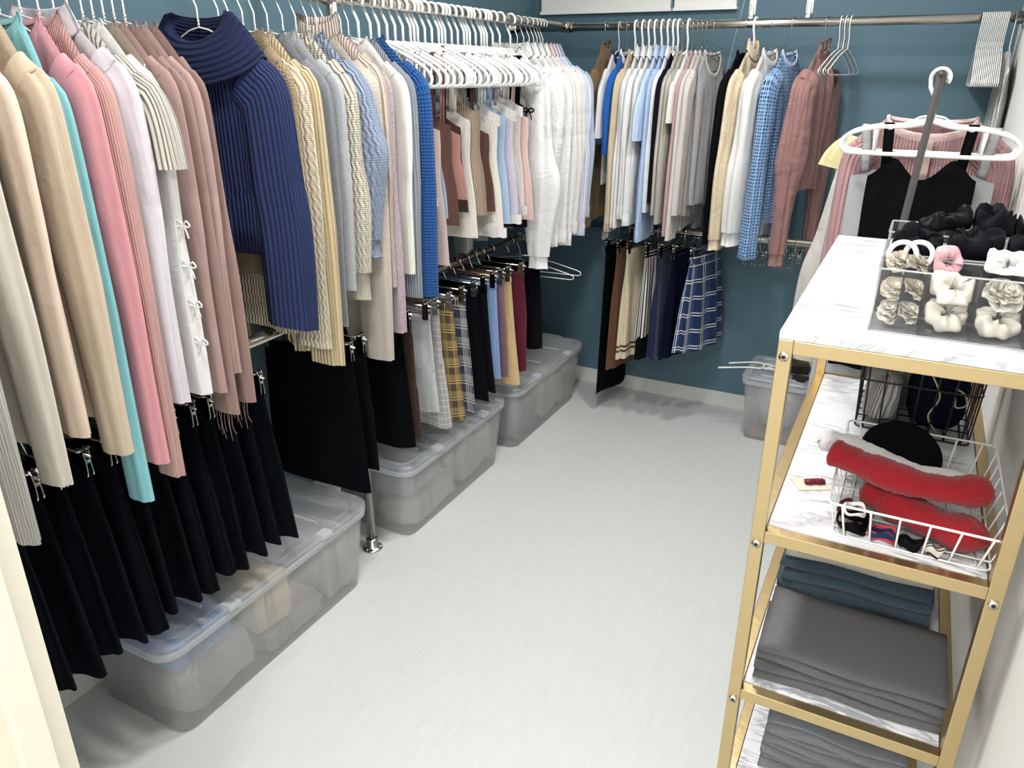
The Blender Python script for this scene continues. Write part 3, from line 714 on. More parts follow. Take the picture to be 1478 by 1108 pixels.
for k, (y, s_, lab, rgb, sl_, hk, kd) in enumerate((
  (2.83, 'white seersucker blouse', 'white crinkled seersucker blouse behind the bow shirt', (236, 236, 234), .895, 'plastic', 'lace'),
  (2.89, 'white cotton shirt', 'white cotton shirt with plain collar among the blouses', (240, 240, 238), .90, 'wire', 'plain'),
  (2.945, 'white embossed blouse', 'white embossed blouse with frilled cuff', (234, 234, 236), .88, 'wire', 'lace'),
  (2.995, 'ivory cotton blouse', 'ivory cotton blouse hanging before the pink collared shirt', (238, 236, 230), .92, 'wire', 'plain'),
  (3.035, 'pink collared white shirt', 'white shirt with pale pink collar', (236, 232, 232), .93, 'wire', 'plain'),
  (3.068, 'lilac shirt', 'pale lilac striped shirt beside blue shirts', (206, 206, 230), .90, 'wire', 'vstripe'),
  (3.096, 'light blue striped shirt', 'light blue fine striped shirt near the rail corner', (190, 208, 234), .95, 'wire', 'vstripe'),
  (3.122, 'sheer pale blue shirt', 'sheer pale blue shirt hanging closest to the rail corner', (200, 214, 234), .97, 'wire', 'plain'))):
    L(s_, lab, 'shirt', y, fab(rgb, kd, .012 if kd == 'lace' else .006, .0012, rgb2=(224, 226, 240), wr=.008, alpha=.8 if 'sheer' in s_ else 1), 1.0+.01*(k % 3), sl_, cat='shirt', sl=(.056, .02, .046, .018), D=.015, fold=.012, collar='shirt', cmat=fab((226, 190, 192)) if 'pink coll' in s_ else None, cuff=.05, hk=hk, placket=True, out=.01, sfold=.2, W=.20+.004*(k % 2))
for k in (5, 9, 13, 16):
    occ(hanger('plastic', UL(1.957+(k+.5)*.0405), 0, 'empty white plastic hanger crammed between the camisole hangers', 'empty hangers among the camisoles', .205, .075), 0, .0062)

# ------------------------------------------------------------------ lower side rail: skirts
def LL(y): return (XRAIL, y, ZL_)
blk = fab((16, 19, 28), rough=.9, wr=.003, sheen=.05)
for k in range(14):
    y = .60+k*.0525
    skirt('', 'black flared skirt hanging from two clips above the bin nearest the door', LL(y), math.radians(r6.uniform(-1.5, 1.5)), blk, .40+.012*math.sin(k*2.3), wt=.108, wb=.158+.008*math.sin(k*1.7), db=.023, pleat=.011, n=5, fold=.007, group='black skirts on the lower rail',
          hlabel='chrome clip hanger holding a black flared skirt above the bin nearest the door', hgroup='clip hangers of the black skirts')
skirt('wide black panel skirt', 'wide straight black skirt showing its full front beside the pole', LL(1.570), math.radians(.5), fab((14, 16, 22), rough=.9, wr=.002), .385, wt=.165, wb=.19, db=.014, pleat=.002, n=4, fold=.006)
skirt('black straight trousers', 'straight black trousers hanging just behind the floor pole', LL(1.645), 0, fab((17, 19, 24), rough=.9), .42, wt=.15, wb=.165, db=.015, pleat=.003, n=5, kind='trousers')
skirt('black midi skirt', 'black midi skirt between black trousers and brown tiered skirt', LL(1.842), 0, fab((13, 15, 20), rough=.9), .41, wt=.14, wb=.165, db=.02, pleat=.004, n=6)
skirt('dark brown tiered skirt', 'dark brown skirt of narrow horizontal tiers', LL(1.905), 0, fab((62, 42, 36), 'tier', .02, .004), .42, wt=.13, wb=.155, db=.02, pleat=.002, n=6, tier=18)
skirt('light grey shorts', 'light heather grey sweat shorts', LL(2.00), math.radians(3), fab((190, 192, 194), 'marl', rgb2=(170, 172, 175)), .47, wt=.135, wb=.16, db=.018, pleat=.004, n=5, kind='shorts')
skirt('grey checked shorts', 'grey small-check shorts beside light grey sweat shorts', LL(2.075), math.radians(-2), fab((160, 158, 156), 'check', .022, rgb2=(226, 224, 220)), .385, wt=.13, wb=.165, db=.018, pleat=.004, n=5, kind='shorts')
skirt('brown plaid skirt', 'brown and mustard plaid pleated skirt', LL(2.15), 0, fab((84, 68, 48), 'plaid', .062, rgb2=(204, 178, 118)), .385, wt=.135, wb=.17, db=.022, pleat=.008, n=7)
skirt('navy plaid skirt', 'navy and grey plaid pleated skirt with cream lines', LL(2.235), 0, fab((58, 66, 86), 'plaid', .07, rgb2=(206, 204, 198)), .385, wt=.135, wb=.17, db=.022, pleat=.008, n=7)
skirt('black short skirt', 'black short flared skirt beside the navy plaid one', LL(2.33), 0, fab((18, 20, 26), rough=.9), .395, wt=.13, wb=.175, db=.022, pleat=.006, n=6)
skirt('black long shorts', 'black narrow shorts next to blue denim', LL(2.40), 0, fab((22, 22, 28), rough=.9), .40, wt=.13, wb=.165, db=.016, pleat=.003, n=5, kind='shorts')
skirt('blue denim skirt', 'washed blue denim skirt between black and plum skirts', LL(2.465), 0, fab((128, 158, 204), rough=.9), .43, wt=.135, wb=.155, db=.016, pleat=.003, n=5)
skirt('plum skirt', 'dusty plum skirt next to tan skirt', LL(2.525), 0, fab((128, 96, 112)), .42, wt=.135, wb=.16, db=.016, pleat=.003, n=5)
skirt('tan skirt', 'tan cotton skirt with stitched seams', LL(2.585), math.radians(-3), fab((206, 178, 134), wr=.006), .375, wt=.14, wb=.185, db=.02, pleat=.004, n=5)
skirt('burgundy trousers', 'burgundy wide trousers behind the tan skirt', LL(2.665), math.radians(-2), fab((92, 22, 44)), .40, wt=.155, wb=.165, db=.02, pleat=.003, n=5, kind='trousers')
skirt('black shorts at the rail end', 'black shorts hanging past the burgundy trousers', LL(2.835), 0, fab((18, 19, 24)), .44, wt=.14, wb=.155, db=.018, pleat=.003, n=5, kind='shorts')
for y, lab in ((2.93, 'empty white wire hanger next to the black shorts'), (3.01, 'empty white wire hanger nearest the rail corner below white shirts')):
    hanger('wire', LL(y), math.radians(2), lab, None, .25, .045)

# ------------------------------------------------------------------ upper back rail (local -X end points to the aisle)
def BU(x): return (x, YRAIL, ZU)
def B(short, label, name, x, mat, hem, slv, **k):
    k['W'] = k.get('W', .2)-.045; k.setdefault('drop', .085); k['out'] = k.get('out', .012)+.012; k['asym'] = -.3
    a = k.get('sl', (.052, .024, .040, .020)); k['sl'] = (a[0]*1.05, a[1]*1.15, a[2]*1.2, a[3]*1.2)
    if hem < .927: k['notch'] = (-1, .927)
    k['yaw'] = float(np.interp(x, (-1.3, -1.1, -.95, -.85, -.7, -.6, -.52, -.4, .1, .2), (0, -1, -3, -5.5, -9, -11, -13, -16, 0, 0)))
    return garment(short, label, name, k.pop('cat', 'top'), BU(x), R90+math.radians(k.pop('yaw', r6.uniform(-3, 3))), mat, hem, slv, **k)
S2 = (.046, .017, .036, .014)
oj = B('olive brown jacket', 'olive brown jacket with stand collar in the rail corner', 'jacket', -1.292, fab((122, 100, 66), wr=.006), .93, .92, cat='jacket', sl=(.052, .022, .042, .02), D=.018, fold=.010, collar='funnel', nw=.065, hk='steel', W=.195, yaw=0)
B('navy ringer tee', 'navy and white baseball tee with short raglan sleeve', 'tshirt', -1.232, fab((236, 238, 242)), 1.10, 1.27, cat='t-shirt', sl=(.056, .016, .058, .014), cuff=.022, cufmat=fab((26, 40, 84)), collar='crew', cmat=fab((26, 40, 84)), D=.011, fold=.006, out=-.006)
B('cobalt blue tee', 'cobalt blue t-shirt beside the navy and white baseball tee', 'tshirt', -1.195, fab((24, 92, 176)), .95, 1.24, cat='t-shirt', sl=(.052, .016, .050, .014), collar='crew', cmat=fab((240, 240, 242)), D=.011, fold=.006, out=-.006, hk='steel')
B('beige trench blouse', 'beige trench-like blouse with dark neck stripe', 'blouse', -1.160, fab((206, 190, 160), wr=.006), .93, .915, cat='blouse', sl=(.050, .02, .044, .018), cuff=.03, collar='crew', cmat=fab((216, 202, 176), 'hstripe', .008, rgb2=(120, 84, 60)), D=.013, fold=.010, hk='plastic')
for k, (x, lab, sv) in enumerate(((-1.128, 'white pinstripe shirt beside the beige blouse', .925), (-1.10, 'white plain shirt in the middle of the white shirt group', .96), (-1.074, 'white shirt next to the light blue shirts', .95))):
    B(lab, lab, 'shirt', x, fab((240, 240, 240) if k else (240, 240, 236), 'vstripe', .01, rgb2=(228, 230, 234), wr=.007), 1.0, sv, cat='shirt', sl=(.060, .021, .050, .019), cuff=.045, collar='shirt', D=.011, fold=.008, hk='plastic', out=.02-.004*k)
B('light blue short-sleeved shirt', 'light blue short-sleeved shirt with turned cuff', 'shirt', -1.045, fab((190, 212, 240), wr=.007), .99, 1.30, cat='shirt', sl=(.056, .018, .062, .017), collar='shirt', D=.011, fold=.009, hk='plastic', out=.02)
B('long light blue shirt', 'light blue long shirt dress hanging below its neighbours', 'shirt', -1.018, fab((172, 198, 234), wr=.007), .868, .878, cat='shirt', sl=(.052, .018, .046, .018), cuff=.05, collar='shirt', D=.013, fold=.010, hk='plastic')
g = B('white short shirt', 'white folded-collar shirt before the black jacket', 'shirt', -.995, fab((234, 236, 240), wr=.006), 1.04, 1.0, cat='shirt', sl=S2, collar='shirt', D=.011, fold=.007, hk='plastic')
B('black navy jacket', 'black navy jacket with sharp shoulder beside ribbed cream knit', 'jacket', -.975, fab((24, 28, 40)), 1.06, 1.05, cat='jacket', sl=(.05, .017, .038, .014), D=.012, fold=.006, hk='plastic')
B('cream twisted rib knit', 'cream ribbed knit with diagonal texture next to black jacket', 'knit_shirt', -.955, fab((226, 220, 208), 'rib', .010, .003), .97, 1.0, sl=S2, D=.011, fold=.006, collar='band', hk='steel')
B('ivory knit top', 'ivory loose knit top with long sleeve', 'knit_shirt', -.934, fab((236, 230, 214), 'knit', .006), 1.0, .97, sl=(.05, .018, .042, .016), D=.012, fold=.008, collar='band', hk='plastic')
B('white tee', 'white cap-sleeved t-shirt over the mauve sleeve', 'tshirt', -.913, fab((242, 240, 236)), .90, 1.36, cat='t-shirt', sl=(.05, .016, .050, .015), D=.011, fold=.007, collar='band', hk='steel')
B('mauve slim top', 'mauve slim long-sleeved top among the ivory knits', 'long_top', -.893, fab((190, 158, 160)), .93, .90, sl=(.042, .016, .036, .014), D=.011, fold=.006, collar='band', hk='steel')
B('oatmeal marled knit', 'oatmeal marled knit with long straight sleeve', 'knit_shirt', -.874, fab((226, 222, 218), 'marl', .006, .001, rgb2=(200, 196, 194)), .92, .895, sl=(.044, .017, .042, .016), D=.011, fold=.007, collar='band', hk='steel')
B('grey lettuce-edge tank', 'grey scoop-neck tank with wavy edge', 'tank_top', -.826, fab((168, 168, 170), 'marl', .006, .0006, rgb2=(150, 150, 152)), 1.04, None, W=.19, D=.030, fold=.014, collar='band', cmat=fab((216, 212, 208)), lettuce=.008, nw=.09, fd=.09, hk='steel', drop=.06, yaw=-20)
B('greige soft cardigan', 'greige soft cardigan directly behind the grey tank', 'cardigan', -.856, fab((206, 198, 194)), .98, 1.0, cat='cardigan', sl=S2, D=.012, fold=.008, collar='band', hk='steel')
B('black wool coat', 'black slim coat beside the cream turtleneck blouse', 'coat', -.700, fab((18, 18, 22)), .88, .89, cat='coat', sl=(.05, .018, .038, .016), D=.014, fold=.006, collar='band', hk='steel')
B('cream bow-neck blouse', 'cream satin blouse with high folded collar', 'blouse', -.668, fab((222, 206, 176), rough=.55, wr=.008), .92, .885, cat='blouse', sl=(.052, .022, .044, .024), cuff=.045, collar='turtle', nw=.06, D=.016, fold=.014, bulge=.2, bpos=.85, hk='plastic', yaw=-8)
B('white fleece pullover', 'white fleece pullover with wide banded cuffs', 'pullover', -.60, fab((240, 240, 238)), .99, .895, cat='sweater', sl=(.058, .026, .050, .030), cuff=.055, collar='crew', D=.022, fold=.010, bulge=.28, bpos=.85, hk='steel', yaw=-11)
B('light blue crochet top', 'light blue open mesh crochet top with striped neckband', 'crochet_top', -.525, fab((142, 182, 232), 'mesh', .0125), .98, .835, sl=(.044, .022, .052, .028), cuff=.012, collar='band', D=.022, fold=.008, hk='steel', cmat=fab((150, 190, 236), 'hstripe', .008, rgb2=(226, 236, 246)), W=.19, drop=.08, yaw=-14, cufmat=fab((142, 182, 232), 'rib', .004))
org = fab((164, 124, 121), rough=.6, wr=.012, alpha=.88)
B('mauve organza blouse', 'mauve organza blouse with ruffled neck and full sleeves', 'blouse', -.402, org, 1.12, .83, cat='blouse', sl=(.060, .036, .026, .022), cuff=.05, collar='ruffle', nw=.06, D=.034, fold=.018, waist=.05, bulge=.45, bpos=.62, sfold=.18, hk='steel', yaw=-17, W=.19, drop=.085, lettuce=.006)
for k in range(5):
    occ(hanger('steel' if k % 2 else 'wire', BU(-.352+.0085*k), R90+math.radians(-10), 'empty thin wire hanger bunched beside the mauve organza blouse', 'empty hangers beside the organza blouse', .20, .07), R90+math.radians(-10), .004)
for k in range(15):
    occ(hanger('wire', BU(.108+.0056*k), R90, 'empty white wire hanger packed against the white wall', 'empty hangers at the wall end of the back rail', .215, .105), R90, .0025)

# ------------------------------------------------------------------ lower back rail
def BL(x): return (x, YRAIL, ZL_)
def BS(short, label, x, mat, hem, **k): return skirt(short, label, BL(x), R90+math.radians(k.pop('yaw', -9)), mat, hem, **k)
BS('long black slip skirt', 'long narrow black skirt reaching almost to the floor', -1.175, fab((12, 14, 18)), .10, wt=.13, wb=.145, db=.012, pleat=.004, n=5)
BS('brown skirt', 'brown skirt whose hem shows below the beige one', -1.125, fab((104, 68, 46)), .235, wt=.125, wb=.14, db=.026, pleat=.016, n=6)
def beige_lines(t, rng):
    pass
bs = BS('beige skirt with brown hem lines', 'beige gathered skirt with two brown hem lines', -1.078, fab((222, 208, 178)), .30, wt=.125, wb=.15, db=.03, pleat=.018, n=7, band=.04, fold=.004)
for dz in (.040, .062):
    src = [c for c in bs.children if c.name.startswith('body')][0].data
    N = 84; vs = np.array([v.co[:] for v in src.vertices]).reshape(-1, N, 3)
    zz = vs[-1, :, 2].mean()+dz; f = (zz-vs[0, 0, 2])/(vs[-1, :, 2].mean()-vs[0, 0, 2])*20; j = min(19, int(f)); r0 = vs[j]+(vs[j+1]-vs[j])*(f-j)
    c0 = r0.mean(0); q = MB()
    q.grid([[tuple(c0+(p-c0)*V(1.02, 1.05, 1)+V(0, 0, h)) for p in r0] for h in (-.005, .005)], None, True); q.build('hem_line', fab((92, 62, 44)), bs)
st = BS('black and white striped skirt', 'black and white vertically striped skirt with solid black hem', -.990, fab((232, 230, 226), 'vstripe', .022, rgb2=(20, 22, 28)), .42, wt=.13, wb=.155, db=.03, pleat=.014, n=7, bmat=fab((22, 24, 30), 'hstripe', .014, rgb2=(230, 230, 226)), fold=.004)
q = skirt_mesh(random.Random(2), .153, .158, .024, .026, .425-ZL_, .315-ZL_, .004, 8, .004); q.build('hem_panel', fab((18, 22, 28)), st)
BS('navy flared skirt', 'plain navy flared skirt beside the striped one', -.93, fab((22, 34, 72)), .33, wt=.13, wb=.16, db=.03, pleat=.018, n=6)
BS('dark navy skirt', 'dark navy skirt tucked behind the blue tartan skirt', -.865, fab((18, 26, 54)), .335, wt=.13, wb=.155, db=.028, pleat=.014, n=6)
BS('blue tartan skirt', 'blue tartan pleated skirt with white lines', -.77, fab((34, 66, 116), 'tartan', .075, rgb2=(232, 232, 230)), .385, wt=.135, wb=.185, db=.05, pleat=.018, n=9, band=.035, dt=.016, yaw=-16, fold=.004)
for k in range(6):
    occ(hanger('clip', BL(-.575+.036*k), R90+math.radians(-11), 'empty chrome clip hanger below the crochet and organza sleeves', 'empty clip hangers on the back rail', .082), R90+math.radians(-11), .015)

# ------------------------------------------------------------------ soft lumps, storage bins
def blob(q, c, s_, seed, nu=26, nv=18, amp=.10, p=.75):
    rng = random.Random(seed); ph = [rng.uniform(0, 6.28) for _ in range(8)]; fr = [rng.uniform(2, 5) for _ in range(8)]
    sg = lambda v: math.copysign(abs(v)**p, v)
    rows, U = [], []
    for j in range(nv+1):
        b = -PI/2+PI*j/nv; r_, u_ = [], []
        for i in range(nu):
            a = 2*PI*i/nu; d_ = V(sg(math.cos(b))*sg(math.cos(a)), sg(math.cos(b))*sg(math.sin(a)), sg(math.sin(b)))
            k = 1+amp*(math.sin(fr[0]*d_[0]+fr[1]*d_[1]*2+ph[0])+.7*math.sin(fr[2]*d_[2]*2-fr[3]*d_[0]*2+ph[1])+.5*math.sin(fr[4]*2*d_[1]+fr[5]*3*d_[2]+ph[2]))
            r_.append((c[0]+d_[0]*s_[0]*k, c[1]+d_[1]*s_[1]*k, c[2]+d_[2]*s_[2]*k)); u_.append((a*s_[0], b*s_[2]))
        rows.append(r_); U.append(u_)
    q.grid(rows, U, True); return q
def rrect(hx, hy, r, z, n=6):
    pts = []
    for cx, cy, a0 in ((hx-r, hy-r, 0), (-hx+r, hy-r, 90), (-hx+r, -hy+r, 180), (hx-r, -hy+r, 270)):
        for k in range(n+1):
            a = math.radians(a0+90*k/n); pts.append((cx+r*math.cos(a), cy+r*math.sin(a), z))
    return pts
def shell(hb, ht, h, rb, rt_, th=.0025, n=6):
    """open tray with wall thickness: outer wall, rim, inner wall, floors"""
    q = MB(); zs = [0, .012, h*.5, h]
    outer = []
    for k, z in enumerate(zs):
        f = z/h; ins = .012 if k == 0 else 0
        outer.append(rrect(hb[0]+(ht[0]-hb[0])*f-ins, hb[1]+(ht[1]-hb[1])*f-ins, rb+(rt_-rb)*f, z, n))
    inner = []
    for z in (h, .004):
        f = z/h; inner.append(rrect(hb[0]+(ht[0]-hb[0])*f-th, hb[1]+(ht[1]-hb[1])*f-th, rb+(rt_-rb)*f, z, n))
    b = q.grid(outer+inner, None, True); m_ = len(outer[0])
    q.cap([b+i for i in range(m_)][::-1]); q.cap([b+(len(outer)+len(inner)-1)*m_+i for i in range(m_)])
    return q
def storage_bin(label, c, hx, hy, h, group=None, clips=True, r=.05):
    t = thing('storage_bin', label, 'storage bin', (c[0], c[1], 0), 0, group)
    shell((hx-.035, hy-.04), (hx-.012, hy-.012), h-.025, r*.8, r).build('tub', M_BIN, t)
    q = MB(); rows = [rrect(hx-.014, hy-.014, r, h-.040), rrect(hx-.004, hy-.004, r+.006, h-.038), rrect(hx-.004, hy-.004, r+.006, h-.026), rrect(hx-.012, hy-.012, r, h-.024)]
    q.grid(rows, None, True); q.build('rim', M_RIM, t)
    # lid: skirted edge, raised border, sunken centre panel
    q = MB(); rows = [rrect(hx, hy, r+.01, h-.024), rrect(hx, hy, r+.01, h-.006), rrect(hx-.006, hy-.006, r+.006, h), rrect(hx-.034, hy-.034, r-.005, h), rrect(hx-.040, hy-.040, r-.008, h-.010), rrect(hx-.06, hy-.06, r-.01, h-.010)]
    b = q.grid(rows, None, True); m_ = len(rows[0]); q.cap([b+5*m_+i for i in range(m_)]); lid = q.build('lid', M_LID, t, False)
    for k in range(3):
        y = -hy*.55+k*hy*.55; q = MB(); q.box(-hx+.075, hx-.075, y-.004, y+.004, h-.0105, h-.005); q.build('lid_rib', M_RIM, lid, False)
    if clips:
        for e in (-1, 1):
            q = MB(); q.box(-.05, .05, e*(hy+.012)-.012, e*(hy+.012)+.004*e, h-.03, h-.002); q.build('end_handle', M_RIM, lid, False)
        for e in (-.45, .45):
            q = MB(); q.box(hx-.030, hx+.004, e*hy-.02, e*hy+.02, h-.012, h+.003); q.build('latch', M_RIM, lid, False, bevel=.002)
    return t
BIN = [('long clear storage bin nearest the door, under the black skirts', (-1.5375, 1.262), .1925, .398, .300, 'bin nearest the door',
        [((-.140, .148, -.340, -.140, .160, .262), (120, 160, 222), 'pale blue garment'), ((-.030, .148, -.340, -.080, .006, .155), (196, 186, 178), 'taupe folded garment'), ((-.010, .148, -.075, .075, .082, .235), (228, 210, 170), 'cream knit'),
         ((-.030, .148, -.075, .200, .006, .078), (178, 170, 166), 'grey brown garment'), ((-.030, .148, .205, .340, .006, .240), (206, 204, 200), 'light grey garment'), ((-.148, -.035, -.340, .340, .006, .155), (190, 190, 192), 'grey blanket')]),
       ('long clear storage bin in the middle, just past the floor pole', (-1.5425, 2.235), .1925, .372, .300, 'middle bin',
        [((-.140, .148, -.315, -.060, .130, .255), (150, 156, 164), 'slate grey garment'), ((-.030, .148, -.315, .020, .006, .125), (226, 222, 212), 'ivory knit'), ((-.030, .148, .025, .315, .006, .228), (214, 210, 204), 'pale beige garment'), ((-.148, -.035, -.315, .315, .006, .125), (186, 184, 182), 'grey garment')]),
       ('long clear storage bin standing closest to the back wall', (-1.53, 3.04), .1925, .378, .300, 'bin at the back wall',
        [((-.030, .148, -.060, .160, .006, .225), (226, 222, 204), 'cream garment'), ((-.030, .148, -.320, -.065, .006, .195), (150, 150, 150), 'dark grey garment'), ((-.030, .148, .165, .320, .006, .175), (196, 196, 160), 'pale olive garment'), ((-.148, -.035, -.320, .320, .006, .180), (170, 170, 172), 'grey cover')])]
def soft(v, lo, hi, p=6):
    c, h = (lo+hi)/2, (hi-lo)/2; x = (v-c)/h
    return c+h*x/(1+abs(x)**p)**(1/p)
for n_, (lab, c, hx, hy, h, short, items) in enumerate(BIN):
    storage_bin(lab, c, hx, hy, h)
    for k, (b6, rgb, nm) in enumerate(items):
        ce = [(b6[i]+b6[i+1])/2 for i in (0, 2, 4)]; hs = [(b6[i+1]-b6[i])/2 for i in (0, 2, 4)]
        q = MB(); blob(q, (0, 0, 0), hs, n_*10+k, amp=.07, p=.42)
        q.v = [tuple(soft(v_[i], -hs[i], hs[i], 10) for i in range(3)) for v_ in q.v]
        tag(q.build('folded_garment', fab(rgb, wr=.01), None, loc=(c[0]+ce[0], c[1]+ce[1], ce[2])), f'{nm} seen through the {short}', 'clothes')
# small bin by the back wall with cables
storage_bin('small clear lidded bin on the floor against the back wall', (-.385, 3.425), .15, .165, .312, None, False, .03)
q = MB(); blob(q, (0, 0, 0), (.09, .10, .10), 77, amp=.06); tag(q.build('folded_garment', fab((196, 190, 192), wr=.01), None, loc=(-.385, 3.425, .14)), 'crumpled pale grey cloth inside the small back wall bin', 'clothes')
q = MB(); q.box(-.09, .09, -.11, .11, 0, .018); tag(q.build('folded_cloth', fab((214, 176, 172)), None, False, loc=(-.385, 3.425, .006), bevel=.006), 'flat pink cloth at the bottom of the small back wall bin', 'clothes')
q = MB(); pts = [(-.19, -.10, .016), (-.10, -.05, .0165), (-.055, -.03, .0165), (-.02, -.01, .012)]
pts += [(.02+.03*math.cos(a), .01+.025*math.sin(a), .012+.004*math.sin(3*a)+.002*a/3) for a in np.linspace(3.2, 15, 26)]+[(.05, .05, .010), (.0, .06, .010), (-.06, .045, .0165), (-.16, -.02, .0165)]
q.tube(catmull(pts, 90), .004, 6)
tag(q.build('white_cable', M_WPLAST, None, loc=(-.455, 3.40, .302)), 'coiled white cable on the lid of the small bin', 'cable')
t = thing('power_adapter', 'black power adapter with cord on the small bin lid', 'adapter', (-.325, 3.452, .3018), .2)
q = MB(); q.box(-.05, .05, -.035, .035, 0, .05); q.build('body', M_BPLAST, t, False, bevel=.008)
q = MB(); q.tube(catmull([(.045, 0, .02), (.066, -.012, .006), (.062, -.045, .004), (.03, -.058, .004), (-.02, -.056, .004), (-.055, -.045, .004)], 30), .003, 6); q.build('cord', M_BPLAST, t)
t = thing('power_plug', 'black plug block lying at the front of the small bin lid', 'plug', (-.295, 3.345, .3018), -.3)
q = MB(); q.box(-.032, .032, -.018, .018, 0, .024); q.build('body', M_BPLAST, t, False, bevel=.005)
for e in (-1, 1):
    q = MB(); q.box(-.047, -.032, e*.006-.001, e*.006+.001, .008, .016); q.build('prong', M_CHROME, t, False)
t = thing('photo_frame', 'small framed golden print leaning behind the shelf', 'frame', (-.305, 3.530, .3018), -.12)
q = MB(); q.box(-.05, .05, -.006, .006, 0, .13); q.build('frame', simple('brown_frame', (110, 92, 60), .5), t, False, bevel=.002)
q = MB(); q.box(-.04, .04, -.0075, -.006, .01, .12); q.build('print', fab((214, 196, 130), 'lace', .02, .001), t, False)

# ------------------------------------------------------------------ gold frame shelf unit
SX0, SX1, SY0, SY1 = -.128, .205, 1.047, 1.80
ZS = [1.221, .918, .611, .305]
BT = .020
t = thing('shelf_unit', 'gold metal shelf unit with white marble boards against the white wall', 'shelf', ((SX0+SX1)/2, (SY0+SY1)/2, 0))
ox, oy = t.location[0], t.location[1]
def sbox(name, x0, x1, y0, y1, z0, z1, mat, par, bev=.0012):
    q = MB(); q.box(x0-ox, x1-ox, y0-oy, y1-oy, z0, z1); return q.build(name, mat, par, False, bevel=bev)
for (x, y) in ((SX0, SY0), (SX1-BT, SY0), (SX0, SY1-BT), (SX1-BT, SY1-BT)):
    lg = sbox('leg', x, x+BT, y, y+BT, 0, ZS[0]-.006, M_GOLD, t)
    if y == SY0:
        for z in ZS:
            q = MB(); zc = z-.030; cx = x+BT/2-ox
            q.tube([(cx, y-oy+.001, zc), (cx, y-oy-.0035, zc)], .0068, 16); q.build('screw', M_SCREW, lg)
            q = MB(); q.tube([(cx, y-oy-.003, zc), (cx, y-oy-.0042, zc)], .0032, 6); q.build('screw_socket', M_BWIRE, lg)
for k, z in enumerate(ZS):
    top = z-.006
    for y in (SY0, SY1-BT): sbox('cross_bar', SX0+BT, SX1-BT, y, y+BT, top-.020, top, M_GOLD, t)
    for x in (SX0, SX1-BT): sbox('side_bar', x, x+BT, SY0+BT, SY1-BT, top-.020, top, M_GOLD, t)
    if k == 0: sbox('marble_board', SX0, SX1, SY0, SY1, top+.0002, z+.006, M_MARBLE, t, .001)
    else: sbox('marble_board', SX0+BT+.001, SX1-BT-.001, SY0+BT+.001, SY1-BT-.001, top-.012, z-.004, M_MARBLE, t, .001)
ZT = [ZS[0]+.006]+[z-.004 for z in ZS[1:]]

# towels
def towel(label, x0, x1, y0, y1, z, nl, th, mat, seed, group=None, wob=.003, front='y'):
    rng = random.Random(seed); path = []
    r = th*.52; ya_, yb_ = y0+r, y1-r
    for k in range(nl):
        zz = th*.5+k*th*1.04; seq = np.linspace(yb_, ya_, 7) if k % 2 == 0 else np.linspace(ya_, yb_, 7)
        path += [(y, zz) for y in seq]
        if k < nl-1:
            yc = ya_ if k % 2 == 0 else yb_; sg = -1 if k % 2 == 0 else 1
            for a in (30, 60, 90, 120, 150): path.append((yc+sg*th*.52*math.sin(math.radians(a)), zz+th*.52*(1-math.cos(math.radians(a)))))
    P = np.array(path); T = np.gradient(P, axis=0); T /= np.linalg.norm(T, axis=1)[:, None]; Nn = np.stack([-T[:, 1], T[:, 0]], 1)
    hw_ = th*.49; prof = np.vstack([P+Nn*hw_, (P-Nn*hw_)[::-1]]); cx, cy = (x0+x1)/2, (y0+y1)/2
    NX = 22; rows, U = [], []; ph = [rng.uniform(0, 6.28) for _ in range(5)]
    for i in range(NX+1):
        f = i/NX; x = x0+(x1-x0)*f; e = min(f, 1-f); sq = 1-.25*math.exp(-e*60)
        rows.append([(x-cx+wob*math.sin(7*py+ph[0]+pz*30)*1.2, py-cy+wob*math.sin(9*f+ph[1]+pz*60), pz*(1+.06*math.sin(5*f+ph[2])*1)*1.0+ (0 if pz < th else wob*.6*math.sin(8*f+ph[3]+py*12))) for py, pz in prof])
        U.append([(x, j*.004) for j in range(len(prof))])
    q = MB(); b = q.grid(rows, U, True); m_ = len(prof); h_ = m_//2
    for base in (b, b+NX*m_):
        for j in range(h_-1): q.f.append((base+j, base+j+1, base+m_-2-j, base+m_-1-j))
    mz = min(v[2] for v in q.v); q.v = [(x, y, zz-mz) for x, y, zz in q.v]
    o = q.build('folded_towel', mat, None, loc=(cx, cy, z)); o.rotation_euler[2] = rng.uniform(-.015, .015)
    tag(o, label, 'towel', group); return z+max(v[2] for v in q.v)
TER = lambda rgb: fab(rgb, 'terry', .004, .0042, rough=1, wr=.004, sheen=.25)
z = ZT[2]
grey = TER((110, 109, 112))
for k in range(4): z = towel(['lowest charcoal grey towel of the front pile on the third shelf', 'second charcoal grey towel from the bottom of the front pile', 'third charcoal grey towel from the bottom of the front pile', 'topmost charcoal grey towel of the front pile on the third shelf'][k], -.100, .180+.003*(k % 2), 1.088+.002*k, 1.272, z, 2, .0072, grey, 20+k)-.0012
z = ZT[2]
for k, (rgb, nm, nl) in enumerate((((214, 204, 190), 'beige towel at the bottom of the teal pile', 2), ((216, 206, 192), 'second beige towel just under the teal towels', 2), ((66, 90, 104), 'lowest teal blue towel of the rear pile', 2), ((68, 93, 107), 'middle teal blue towel of the rear pile', 2), ((64, 89, 103), 'top teal blue towel under the cream towel', 2), ((236, 230, 216), 'cream towel on top of the teal pile', 2))):
    z = towel(nm, -.098+.004*(k % 2), .165-.003*k, 1.295, 1.50, z, nl, (.0120 if k > 1 else .0095), TER(rgb), 30+k)-.0015
z = ZT[3]
